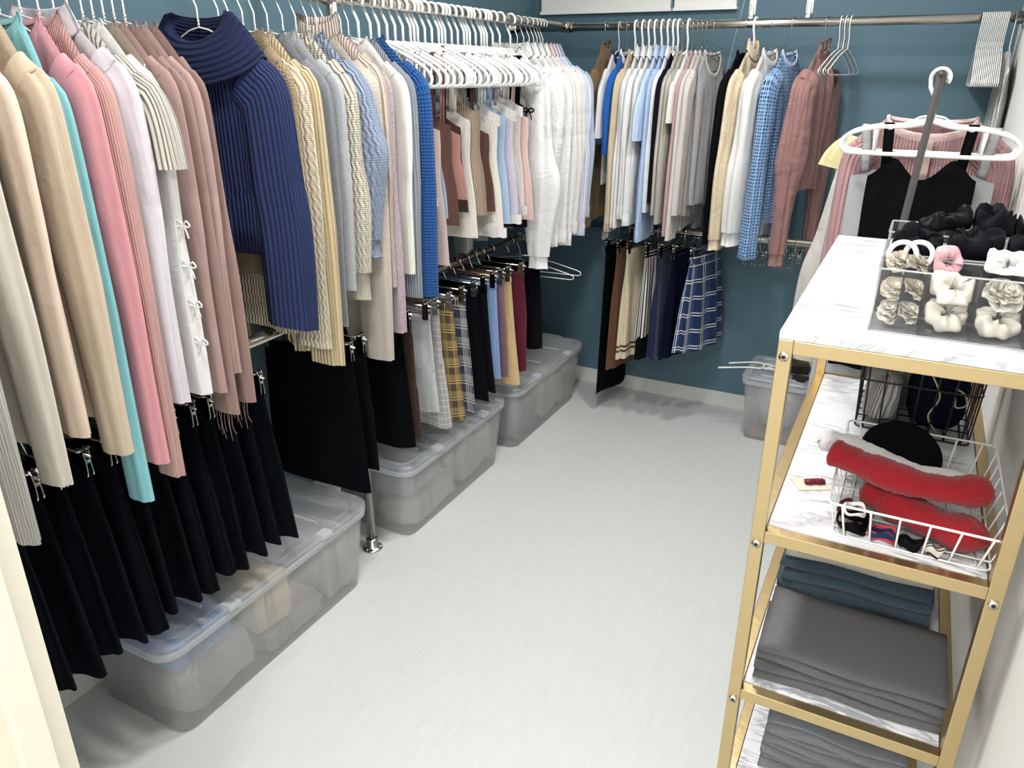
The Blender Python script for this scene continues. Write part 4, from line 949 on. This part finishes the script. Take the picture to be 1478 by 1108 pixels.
for k in range(4): z = towel(['light grey towel at the bottom of the lowest shelf pile', 'light grey towel second in the lowest shelf pile', 'light grey towel third in the lowest shelf pile', 'light grey towel topmost in the lowest shelf pile'][k], -.070, .172, 1.20+.003*k, 1.42, z, 3, .0085, TER((150, 153, 160)), 40+k)-.0012

# white wire basket on the second shelf
def basket(name, label, x0, x1, y0, y1, z, h, mat, r, nx, ny, taper=.012, mid=0):
    t = thing(name, label, 'basket', ((x0+x1)/2, (y0+y1)/2, z)); hx, hy = (x1-x0)/2, (y1-y0)/2; bx, by = hx-taper, hy-taper
    q = MB(); q.tube(rrect(hx, hy, .012, h), r*1.25, 6, True); q.build('rim', mat, t)
    q = MB(); q.tube(rrect(bx, by, .012, r), r, 6, True); q.build('base_ring', mat, t)
    for k in range(mid):
        f = (k+1)/(mid+1); q = MB(); q.tube(rrect(bx+taper*f, by+taper*f, .012, h*f), r, 6, True); q.build('middle_ring', mat, t)
    for i in range(nx):
        f = -1+2*(i+.5)/nx; q = MB(); q.tube([(f*hx, -hy, h), (f*bx, -by, r), (f*bx, by, r), (f*hx, hy, h)], r, 6); q.build('wire', mat, t)
    for i in range(ny):
        f = -1+2*(i+.5)/ny; q = MB(); q.tube([(-hx, f*hy, h), (-bx, f*by, r*3), (bx, f*by, r*3), (hx, f*hy, h)], r, 6); q.build('wire', mat, t)
    return t
basket('white_wire_basket', 'white wire basket holding a beret and red scarf on the second shelf', -.030, .200, 1.07, 1.395, ZT[1], .058, M_WWIRE, .0016, 6, 7)
basket('black_wire_basket', 'black wire basket of clothes at the rear of the second shelf', -.030, .182, 1.50, 1.72, ZT[1], .20, M_BWIRE, .0019, 7, 6, .008, 1)
z2 = ZT[1]
# beret
q = MB(); q.lathe([(0.001, .046), (.02, .0455), (.04, .043), (.055, .036), (.062, .024), (.060, .012), (.048, .002), (.036, -.003), (.034, .002), (.0345, .006)], 40)
o = q.build('beret', fab((18, 20, 24), 'fur', d=.0008, rough=1, sheen=.25, wr=0), None, loc=(.056, 1.302, z2+.040)); o.rotation_euler = (math.radians(30), math.radians(6), 0); tag(o, 'black felt beret leaning in the white wire basket', 'hat')
# fur scarves
def roll(name, label, cat, pts, rz_, ry_, mat, seed):
    rng = random.Random(seed); n = 60; c = catmull(pts, n); q = MB(); ph = [rng.uniform(0, 6.28) for _ in range(4)]
    prof = [min(1, math.sqrt(max(0, 1-(1-min(1, min(k, n-1-k)/5))**2))+.06) for k in range(n)]
    rr_ = [rz_*prof[k]*(1+.10*math.sin(k*.23+ph[0])+.05*math.sin(k*.6+ph[1])) for k in range(n)]
    r2 = [ry_*prof[k]*(1+.10*math.sin(k*.19+ph[2])+.05*math.sin(k*.5+ph[3])) for k in range(n)]
    q.tube(c, rr_, 28, ry=r2, ref=(0, 0, 1))
    rg = np.random.RandomState(seed); v = np.array(q.v); v += rg.normal(0, .0007, v.shape); q.v = list(map(tuple, v))
    m0 = v.mean(0); q.v = [tuple(p-m0) for p in v]
    return tag(q.build(name, mat, None, loc=tuple(m0)), label, cat)
RED = fab((160, 30, 40), 'fur', d=.0022, rough=1, sheen=.2, wr=0)
roll('fur_scarf', 'white fluffy scarf lying behind the red one over the basket', 'scarf', [(-.066, 1.222, z2+.083), (-.03, 1.232, z2+.084), (.02, 1.212, z2+.078), (.085, 1.196, z2+.072), (.15, 1.212, z2+.066)], .016, .018, fab((240, 236, 234), 'fur', d=.002, rough=1, sheen=.4, wr=0), 3)
roll('fur_scarf', 'red fluffy scarf roll lying on top across the white basket', 'scarf', [(-.044, 1.178, z2+.090), (-.005, 1.166, z2+.087), (.05, 1.146, z2+.084), (.11, 1.140, z2+.083), (.178, 1.160, z2+.085)], .020, .025, RED, 4)
roll('fur_scarf', 'red fluffy scarf end slumped below the upper red roll', 'scarf', [(.014, 1.184, z2+.038), (.060, 1.156, z2+.036), (.110, 1.128, z2+.033), (.145, 1.120, z2+.031), (.168, 1.136, z2+.032)], .0235, .0285, RED, 5)
# hair bands
def ribbon_ring(name, label, c, R, w_, mat, tilt, seed, sx=1, cat='hair band'):
    q = MB(); n = 44; rng = random.Random(seed); ph = rng.uniform(0, 6.28); rows, U = [], []
    for k in range(n):
        a = 2*PI*k/n; tw = .5*math.sin(2*a+ph); x, y = R*sx*math.cos(a), R*math.sin(a); zz = .003*math.sin(3*a+ph)
        d0 = V(math.cos(a)*math.sin(tw), math.sin(a)*math.sin(tw), math.cos(tw)); nr = V(math.cos(a)*math.cos(tw), math.sin(a)*math.cos(tw), -math.sin(tw)); p = V(x, y, zz)
        rows.append([tuple(p+d0*w_*.5*cc+nr*.0014*ss) for cc, ss in ((-1, 0), (-.5, 1), (.5, 1), (1, 0), (.5, -1), (-.5, -1))]); U.append([(a*R, i*.004) for i in range(6)])
    q.grid(rows, U, True, True); o = q.build(name, mat, None, loc=c); o.rotation_euler = tilt; return tag(o, label, cat)
ribbon_ring('hair_band', 'black glossy hair band in the basket corner', (.006, 1.112, z2+.013), .021, .018, fab((16, 16, 18), rough=.4), (.05, .05, .4), 1, 1.0)
ribbon_ring('hair_band', 'navy, white and red striped ribbon band in the basket', (.048, 1.098, z2+.013), .016, .015, fab((30, 40, 82), 'hstripe', .012, rgb2=(206, 60, 74)), (-.05, .05, .1), 2, 1.1)
ribbon_ring('hair_band', 'black ribbon band looped beside the striped one', (.0855, 1.091, z2+.012), .0075, .016, fab((18, 18, 22), 'lace', .01, rough=.5), (.0, -.05, 0), 3, 2.0)
ribbon_ring('hair_band', 'cream and black striped ribbon band beside red scarf', (.1165, 1.0875, z2+.011), .0055, .014, fab((232, 224, 206), 'hstripe', .01, rgb2=(30, 28, 30)), (.0, .0, 0), 4, 1.9)
ribbon_ring('hair_band', 'maroon printed ribbon band at the basket edge', (-.003, 1.152, z2+.012), .012, .016, fab((92, 22, 40), 'lace', .012, .001), (.05, .0, .2), 5, 1.1)
ribbon_ring('hair_band', 'white plastic hair ring over the black band', (.006, 1.112, z2+.034), .015, .008, M_WPLAST, (.15, .1, 0), 6)
t = thing('hair_clip_card', 'cream card with maroon bow clip beside the basket', 'hair clip', (-.064, 1.225, z2), .5)
q = MB(); q.box(-.03, .026, -.02, .02, 0, .0025); q.build('card', fab((236, 230, 206)), t, False)
for e in (-1, 1):
    q = MB(); blob(q, (e*.008+.004, 0, .006), (.009, .006, .005), 5+e); q.build('bow_loop', fab((110, 24, 40), rough=.5), t)
# clothes in the black basket
def fold_roll(label, c, s_, rgb, kd, seed, rot=(0, 0, 0)):
    q = MB(); blob(q, (0, 0, 0), s_, seed, 36, 22, .035, .6); o = q.build('rolled_garment', fab(rgb, kd, .006, .002, wr=.010), None, loc=c); o.rotation_euler = rot; return tag(o, label, 'clothes')
fold_roll('white ribbed cardigan rolled in the black basket', (.018, 1.560, z2+.055), (.036, .042, .047), (228, 226, 220), 'rib', 91, (0, .15, .2))
fold_roll('pale grey ribbed knit folded on the white cardigan', (.035, 1.635, z2+.075), (.055, .045, .065), (212, 210, 206), 'rib', 92, (0, 0, -.3))
na = fold_roll('navy pyjama top with cream piping in the black basket', (.110, 1.575, z2+.075), (.050, .058, .068), (24, 30, 48), 'plain', 93, (.0, 0, .2))
for k, pts in enumerate(([(-.030, -.056, .05), (-.012, -.064, .01), (-.024, -.064, -.03), (-.006, -.060, -.062)], [(.012, -.060, .03), (.028, -.064, .02), (.036, -.062, .0), (.018, -.064, -.006), (.014, -.063, .01)])):
    q = MB(); q.tube(catmull(pts, 30), .0016, 6); q.build('piping', fab((222, 212, 190)), na)
fold_roll('pink and brown fluffy accessory at the side of the black basket', (.155, 1.66, z2+.10), (.018, .03, .05), (190, 150, 140), 'fur', 94)

# ------------------------------------------------------------------ acrylic organisers with hair accessories
def acrylic(label, x0, x1, y0, y1, z, h, divs):
    t = thing('acrylic_organiser', label, 'organiser', ((x0+x1)/2, (y0+y1)/2, z)); hx, hy = (x1-x0)/2, (y1-y0)/2; th = .0025
    def pnl(n, *b): q = MB(); q.box(*b); return q.build(n, M_ACR, t, False)
    pnl('base', -hx, hx, -hy, hy, 0, th)
    pnl('front_panel', -hx, hx, -hy, -hy+th, th, h); pnl('back_panel', -hx, hx, hy-th, hy, th, h)
    pnl('side_panel', -hx, -hx+th, -hy+th, hy-th, th, h); pnl('side_panel', hx-th, hx, -hy+th, hy-th, th, h)
    for d_ in divs:
        x = d_-(x0+x1)/2; pnl('divider', x-th/2, x+th/2, -hy+th, hy-th, th, h*.93)
    for zz in (h, 0.001):
        q = MB(); q.tube(rrect(hx, hy, .004, zz, 2), .0013, 5, True); q.build('edge', M_ACRE, t)
    for sx in (-1, 1):
        for sy in (-1, 1):
            q = MB(); q.tube([(sx*(hx-.001), sy*(hy-.001), 0), (sx*(hx-.001), sy*(hy-.001), h)], .0012, 5); q.build('edge', M_ACRE, t)
    return t
z1 = ZT[0]
acrylic('clear acrylic organiser of cream hair flowers at the front of the marble top', -.022, .196, 1.105, 1.192, z1, .086, (.038, .098, .158))
acrylic('clear acrylic organiser with black scrunchies behind the cream flowers', -.022, .198, 1.200, 1.312, z1, .088, (.055, .128))
acrylic('clear acrylic organiser with black bows at the rear of the marble top', -.022, .198, 1.320, 1.432, z1, .098, (.055, .128))
def scrunchie(label, c, R, r, mat, tilt, seed, name='scrunchie', nr=9, ra=.17, cat='hair tie', floor=None):
    rng = random.Random(seed); q = MB(); n, m_ = 90, 16; rows, U = [], []; ph = [rng.uniform(0, 6.28) for _ in range(4)]
    for k in range(n):
        a = 2*PI*k/n; r_ = []; f = 1+ra*math.sin(nr*a+ph[0])+.2*math.sin(nr*.43*a+ph[1])
        for i in range(m_):
            b = 2*PI*i/m_; rr_ = r*f*(1+.18*math.sin(3*b+nr*.5*a+ph[2])); r_.append(((R+rr_*math.cos(b))*math.cos(a), (R+rr_*math.cos(b))*math.sin(a), rr_*math.sin(b)+.15*r*math.sin(nr*a*.6+ph[3])))
        rows.append(r_); U.append([(a*R, i*.004) for i in range(m_)])
    q.grid(rows, U, True, True); o = q.build(name, mat, None, loc=c); o.rotation_euler = tilt; return tag(o, label, cat)
blkc = fab((24, 25, 32), rough=.75, wr=.006); blks = fab((20, 20, 26), rough=.5, wr=.006)
SCR = [((.020, 1.245, .050), .022, .013, 'black chiffon scrunchie pressed into the left cell of the middle organiser'), ((.022, 1.262, .094), .026, .014, 'black ribbon scrunchie heaped over the middle organiser beside the white rings'),
       ((.092, 1.250, .052), .024, .014, 'black velvet scrunchie filling the centre of the middle organiser'), ((.090, 1.262, .098), .030, .018, 'large dull black scrunchie heaped on the middle organiser'),
       ((.160, 1.248, .050), .022, .014, 'black scrunchie low in the wall-side cell of the middle organiser'), ((.158, 1.255, .096), .026, .015, 'crinkled black scrunchie on top beside the white wall in the middle organiser'),
       ((.020, 1.372, .050), .022, .014, 'black satin scrunchie inside the rear organiser at its open end'), ((.092, 1.376, .054), .024, .014, 'black gauze scrunchie inside the middle cell of the rear organiser'),
       ((.060, 1.385, .108), .028, .015, 'ruffled black scrunchie peaking over the rear organiser'), ((.122, 1.380, .112), .028, .018, 'puffed black scrunchie standing on the rear organiser'),
       ((.164, 1.372, .108), .022, .014, 'small black scrunchie on the rear organiser next to the white wall'), ((.163, 1.375, .052), .022, .013, 'black knit scrunchie inside the rear organiser next to the wall')]
for k, (c, R, r, lab) in enumerate(SCR):
    scrunchie(lab, (c[0], c[1], z1+c[2]), R, r, blkc if k % 2 else blks, (.3*math.sin(k*2.1), .3*math.cos(k*1.7), k), 60+k)
ivory = fab((238, 234, 220), rough=.55, wr=.008); cream = fab((240, 230, 210), 'lace', .004, .0006, wr=.002)
def flower(label, c, R, mat, tilt, seed, rings=3, pet=7, name='fabric_flower'):
    rng = random.Random(seed); t = thing(name, label, 'hair flower', c); t.rotation_euler = tilt
    for g in range(rings):
        rad = R*(1-g*.27); up_ = g*R*.20; npet = max(4, pet-g)
        for k in range(npet):
            a = 2*PI*k/npet+g*.5+rng.uniform(-.15, .15); rows = []
            for i in range(6):
                f = i/5; w_ = rad*.62*math.sin(PI*min(1, f*.82+.10))**.7; d_ = rad*(.12+.88*f); z = up_+rad*(.10+.55*(f**2)*(.4+.35*g)-.25*f**4)
                rows.append([(d_*math.cos(a)-w_*s_*math.sin(a), d_*math.sin(a)+w_*s_*math.cos(a), z+rad*.22*(1-s_*s_)*-1+rad*.08*math.sin(6*s_+k)) for s_ in (-1, -.5, 0, .5, 1)])
            q = MB(); q.grid(rows, [[(i*.01, j*.01) for j in range(5)] for i in range(6)]); q.build('petal', mat, t)
    q = MB(); blob(q, (0, 0, rings*R*.12), (R*.2, R*.2, R*.16), seed, 12, 8); q.build('centre', mat, t)
    return t
T0 = math.radians(38)
flower('cream lace flower low in the left cell of the front organiser', (.006, 1.142, z1+.022), .023, ivory, (T0, -.2, 0), 1)
flower('pale cream flower beside the lace one at the cell bottom', (.022, 1.138, z1+.024), .021, ivory, (T0, .4, .6), 2)
flower('beige crochet flower in the middle of the left cell', (.004, 1.148, z1+.052), .022, cream, (T0, -.2, .3), 3, 3, 9)
flower('second beige crochet flower pressed against the divider', (.024, 1.150, z1+.053), .020, cream, (T0, .3, .9), 4, 3, 9)
flower('cream pompom flower on top of the left cell', (.004, 1.158, z1+.086), .022, cream, (T0*.8, 0, .3), 5, 3, 9)
flower('cream pompom flower on top next to the pink ribbon', (.024, 1.160, z1+.084), .020, cream, (T0*.8, .2, 1.3), 6, 3, 9)
for k, x in enumerate((.002, .022)):
    q = MB(); q.tube([(.017*math.cos(a), .017*math.sin(a), 0) for a in np.linspace(0, 2*PI, 30)[:-1]], .0035, 8, True)
    o = q.build('hair_ring', M_WPLAST, None, loc=(x, 1.173+.0105*k, z1+.094)); o.rotation_euler = (math.radians(65), 0, 0); tag(o, ['white hair ring standing above the cream pompoms', 'white hair ring leaning beside the pink ribbon'][k], 'hair tie')
scrunchie('ivory satin scrunchie at the bottom of the second cell', (.068, 1.145, z1+.026), .018, .011, ivory, (T0, .2, 0), 80, nr=8)
scrunchie('ivory satin scrunchie piled on top of the second cell', (.070, 1.152, z1+.056), .019, .012, ivory, (T0, -.3, 1), 81, nr=7)
scrunchie('dusty pink satin ribbon tie curling up behind the ivory scrunchies', (.058, 1.178, z1+.088), .014, .008, fab((222, 176, 184), rough=.45, wr=.006), (1.2, .3, .4), 82, nr=5, name='ribbon_tie')
scrunchie('ivory ruffled scrunchie at the bottom of the third cell', (.128, 1.146, z1+.026), .019, .011, ivory, (T0, .3, 0), 83, nr=8)
flower('large ivory satin rose filling the third cell', (.128, 1.145, z1+.058), .027, ivory, (T0, .0, .4), 7, 4, 6)
scrunchie('white ruffled scrunchie on top of the third cell', (.126, 1.166, z1+.090), .020, .012, fab((240, 240, 238), rough=.6, wr=.008), (T0*.7, 0, 0), 84, nr=9)
scrunchie('ivory scrunchie in the cell next to the white wall', (.176, 1.146, z1+.034), .012, .008, ivory, (T0, 0, 0), 85, nr=7)

# ------------------------------------------------------------------ hangers on the slim post behind the shelf
PX, PY, PZ = .010, 2.28, 1.560
t = thing('hanger_post', 'slim dark grey post rising behind the marble shelf with hangers hooked on it', 'post', (-.075, 1.90, 0))
q = MB(); q.tube([(0, 0, .012), (PX+.075, PY-.09-1.90, PZ-.006)], .0085, 4, ry=.004, ref=(1, 0, 0)); q.build('bar', simple('dark_grey_metal', (74, 70, 70), .5), t, False)
q = MB(); q.lathe([(0, 0), (.06, 0), (.06, .008), (.012, .014), (0, .014)], 24); q.build('foot', simple('dark_grey_foot', (60, 58, 58), .5), t)
q = MB(); q.tube([(PX+.075, PY-.10-1.90, PZ-.0075), (PX+.075, PY+.26-1.90, PZ-.0075)], .0075, 8); q.build('peg', simple('dark_grey_peg', (74, 70, 70), .5), t)
PR = PZ-.016
def PG(y): return (PX, y, PR)
hk_ = dict(drop=.075)
cami('black velvet camisole', 'black velvet camisole with wide straps hanging from the slim post', PG(2.255), 0, fab((16, 17, 20), rough=.7), 1.335, .78, W=.125, D=.02, sx=.085, swd=.012, sweet=.045, hw=.198, dr=.03)
occ(hanger('plastic', PG(2.222), 0, 'thick white plastic hanger in front of the black camisole', None, .198, .03), 0, .0065)
cami('light grey pinafore', 'light grey pinafore dress with long shoulder straps behind the black camisole', PG(2.31), 0, fab((186, 188, 190)), 1.33, .55, W=.17, D=.02, sx=.135, swd=.012, sweet=.02, name='pinafore_dress', cat='dress', hw=.198, dr=.03)
garment('pink ribbed cardigan', 'dusty pink ribbed cardigan on the post behind the camisole', 'cardigan', 'cardigan', PG(2.375), 0, fab((208, 164, 166), 'rib', .008, .002), .86, .80, W=.168, sl=(.048, .022, .040, .02), out=.006, D=.020, fold=.008, collar='band', cmat=fab((226, 196, 194)), nw=.105, fd=.045, hk='plastic', zn=-.10, drop=.05, placket=True)
garment('pale yellow satin tee', 'pale yellow satin top with short flared sleeve behind the pink cardigan', 'satin_tee', 'top', PG(2.50), math.radians(4), fab((232, 220, 168), rough=.5, wr=.008), .95, 1.29, W=.155, sl=(.048, .02, .058, .02), out=.06, asym=.0, D=.016, fold=.010, hk='wire', drop=.075)
garment('ivory sheer dress', 'ivory sheer long dress with trailing sleeve behind the yellow top', 'sheer_dress', 'dress', PG(2.44), math.radians(-3), fab((228, 224, 218), wr=.01, alpha=.85), .45, .72, W=.155, sl=(.045, .022, .050, .026), out=.075, asym=0, D=.02, fold=.014, hk='wire', drop=.08)
garment('white pleated dress', 'white finely pleated dress hanging against the white wall', 'pleated_dress', 'dress', BU(.209), R90, fab((238, 238, 236), 'rib', .016, .006), .93, None, W=.20, D=.026, fold=.012, nf=16, hk='wire', drop=.07, hlabel='white wire hanger holding the white pleated dress by the wall')

# ------------------------------------------------------------------ cloth gives way: every hung thing keeps to the room between its neighbours
def tree_meshes(t):
    for c in t.children:
        if c.type == 'MESH': yield c
        yield from tree_meshes(c)
def pack(items, base, axis_r, axis_s, org, ends, blocks=()):
    """items: (thing, rz, fixed). r = position along the rail, s = distance across it; boundaries lie half way between neighbours"""
    L_ = []
    for t, rz, fx in items:
        p = V(*t.location)-V(*org); L_.append([float(p@axis_r), math.tan(rz-base), fx, t, rz])
    for r, hw in blocks: L_.append([r, 0.0, hw, None, 0])
    L_.sort(key=lambda e: e[0])
    for i, (r0, tn, fx, t, rz) in enumerate(L_):
        if t is None or fx is not None: continue
        c, s_ = math.cos(rz), math.sin(rz); ax = V(c, s_, 0); ay = V(-s_, c, 0); loc = V(*t.location)
        for o in tree_meshes(t):
            n = len(o.data.vertices); co = np.empty(n*3); o.data.vertices.foreach_get('co', co); co = co.reshape(-1, 3)
            W_ = loc+co[:, :1]*ax+co[:, 1:2]*ay+np.array([0, 0, 1.])*co[:, 2:]
            rel = W_-V(*org); R_ = rel@axis_r; S_ = rel@axis_s
            d_ = R_-(r0+S_*tn); new = d_.copy()
            for sg in (-1, 1):
                k = i+sg
                if 0 <= k < len(L_):
                    gap = abs((L_[k][0]-r0)+S_*(L_[k][1]-tn)); h = gap-L_[k][2] if L_[k][2] is not None else gap/2
                    h = np.maximum(h-.0007, .002)
                else: h = np.full(n, ends)
                x = np.abs(d_)/h; m_ = (d_*sg > 0); new[m_] = (sg*h*x/(1+x**6)**(1/6))[m_]
            W_ = W_+(new-d_)[:, None]*axis_r
            q_ = W_-loc; co2 = np.stack([q_@ax, q_@ay, q_[:, 2]], 1)
            o.data.vertices.foreach_set('co', co2.ravel()); o.data.update()
def on(f): return [e for e in OCC if f(e[0].location)]
X_, Y_ = V(1, 0, 0), V(0, 1, 0); O3 = (0, 0, 0)
near = lambda a, b: abs(a-b) < .002
pack(on(lambda l: near(l[0], XRAIL) and near(l[2], ZU)), 0, Y_, X_, (XRAIL, 0, 0), .022, ((1.793, .0215),))
pack(on(lambda l: near(l[0], XRAIL) and near(l[2], ZL_)), 0, Y_, X_, (XRAIL, 0, 0), .03, ((1.793, .0215),))
pack(on(lambda l: near(l[1], YRAIL) and near(l[2], ZU)), R90, -X_, Y_, (0, YRAIL, 0), .022)
pack(on(lambda l: near(l[1], YRAIL) and near(l[2], ZL_)), R90, -X_, Y_, (0, YRAIL, 0), .03)
pack(on(lambda l: near(l[0], PX) and near(l[2], PR)), 0, Y_, X_, (PX, 0, 0), .03)

# hair ties keep to their cells, rolled clothes to the basket
def fit(o, b6, p=8):
    """squeeze a soft thing into the room it has: world box x0, x1, y0, y1, z0, z1"""
    ms = [o] if o.type == 'MESH' else []
    bpy.context.view_layer.update()
    for m_ in ms+list(tree_meshes(o)):
        mw = np.array(m_.matrix_world); iv = np.linalg.inv(mw); n = len(m_.data.vertices); co = np.empty(n*3); m_.data.vertices.foreach_get('co', co)
        w_ = np.c_[co.reshape(-1, 3), np.ones(n)]@mw.T
        for i in range(3):
            lo, hi = b6[2*i], b6[2*i+1]; c_, h = (lo+hi)/2, (hi-lo)/2; x = (w_[:, i]-c_)/h; w_[:, i] = c_+h*x/(1+np.abs(x)**p)**(1/p)
        m_.data.vertices.foreach_set('co', (w_@iv.T)[:, :3].ravel()); m_.data.update()
def lab(t): return next(o for o in bpy.data.objects if o.get('label') == t)
CX = [(-.0190, .0362), (.0398, .0962), (.0998, .1562), (.1598, .1930)]
FY = (1.1085, 1.1885)
def cell(label, x0, x1, y0, y1, z0, z1): fit(lab(label), (x0, x1, y0, y1, z1_+z0, z1_+z1), 7)
z1_ = ZT[0]
xm = (CX[0][0]+CX[0][1])/2
cell('cream lace flower low in the left cell of the front organiser', CX[0][0], xm, *FY, .003, .035)
cell('pale cream flower beside the lace one at the cell bottom', xm+.0005, CX[0][1], *FY, .003, .035)
cell('beige crochet flower in the middle of the left cell', CX[0][0], xm, FY[0], 1.170, .0355, .066)
cell('second beige crochet flower pressed against the divider', xm+.0005, CX[0][1], FY[0], 1.170, .0355, .066)
cell('cream pompom flower on top of the left cell', CX[0][0], xm, FY[0], 1.161, .0665, .106)
cell('cream pompom flower on top next to the pink ribbon', xm+.0005, CX[0][1], FY[0], 1.161, .0665, .106)
cell('ivory satin scrunchie at the bottom of the second cell', *CX[1], FY[0], 1.180, .003, .042)
cell('ivory satin scrunchie piled on top of the second cell', *CX[1], FY[0], 1.166, .0425, .084)
cell('dusty pink satin ribbon tie curling up behind the ivory scrunchies', .0398, .0800, 1.1665, 1.1885, .050, .118)
cell('ivory ruffled scrunchie at the bottom of the third cell', *CX[2], *FY, .003, .036)
cell('large ivory satin rose filling the third cell', *CX[2], FY[0], 1.166, .0365, .086)
cell('white ruffled scrunchie on top of the third cell', .0998, .1562, 1.1300, 1.1885, .0865, .118)
cell('ivory scrunchie in the cell next to the white wall', *CX[3], *FY, .003, .070)
MX = [(-.0190, .0530), (.0570, .1260), (.1300, .1950)]
for k, (c, R, r, lb) in enumerate(SCR):
    row = (1.2035, 1.3085) if k < 6 else (1.3235, 1.4285); hgt = .088 if k < 6 else .098; low = c[2] < .07
    if low:
        x0, x1 = MX[0 if c[0] < .05 else 1 if c[0] < .128 else 2]; cell(lb, x0, x1, row[0], row[1], .003, .066 if k < 6 else .072)
    elif k < 6:
        x0, x1 = MX[0 if c[0] < .05 else 1 if c[0] < .128 else 2]; cell(lb, x0, x1, row[0], row[1], .067, .128)
    else:
        x0, x1 = ((.000, .0900), (.0905, .1440), (.1445, .1950))[k-8 if k < 11 else 2]; cell(lb, x0, x1, row[0], row[1], .099, .148)
Z2 = ZT[1]
fit(lab('white ribbed cardigan rolled in the black basket'), (-.0180, .0500, 1.512, 1.598, Z2+.006, Z2+.105))
fit(lab('pale grey ribbed knit folded on the white cardigan'), (-.0180, .0900, 1.600, 1.708, Z2+.006, Z2+.150))
fit(lab('navy pyjama top with cream piping in the black basket'), (.0520, .1660, 1.512, 1.598, Z2+.006, Z2+.155))
fit(lab('pink and brown fluffy accessory at the side of the black basket'), (.1000, .1660, 1.602, 1.708, Z2+.006, Z2+.155))
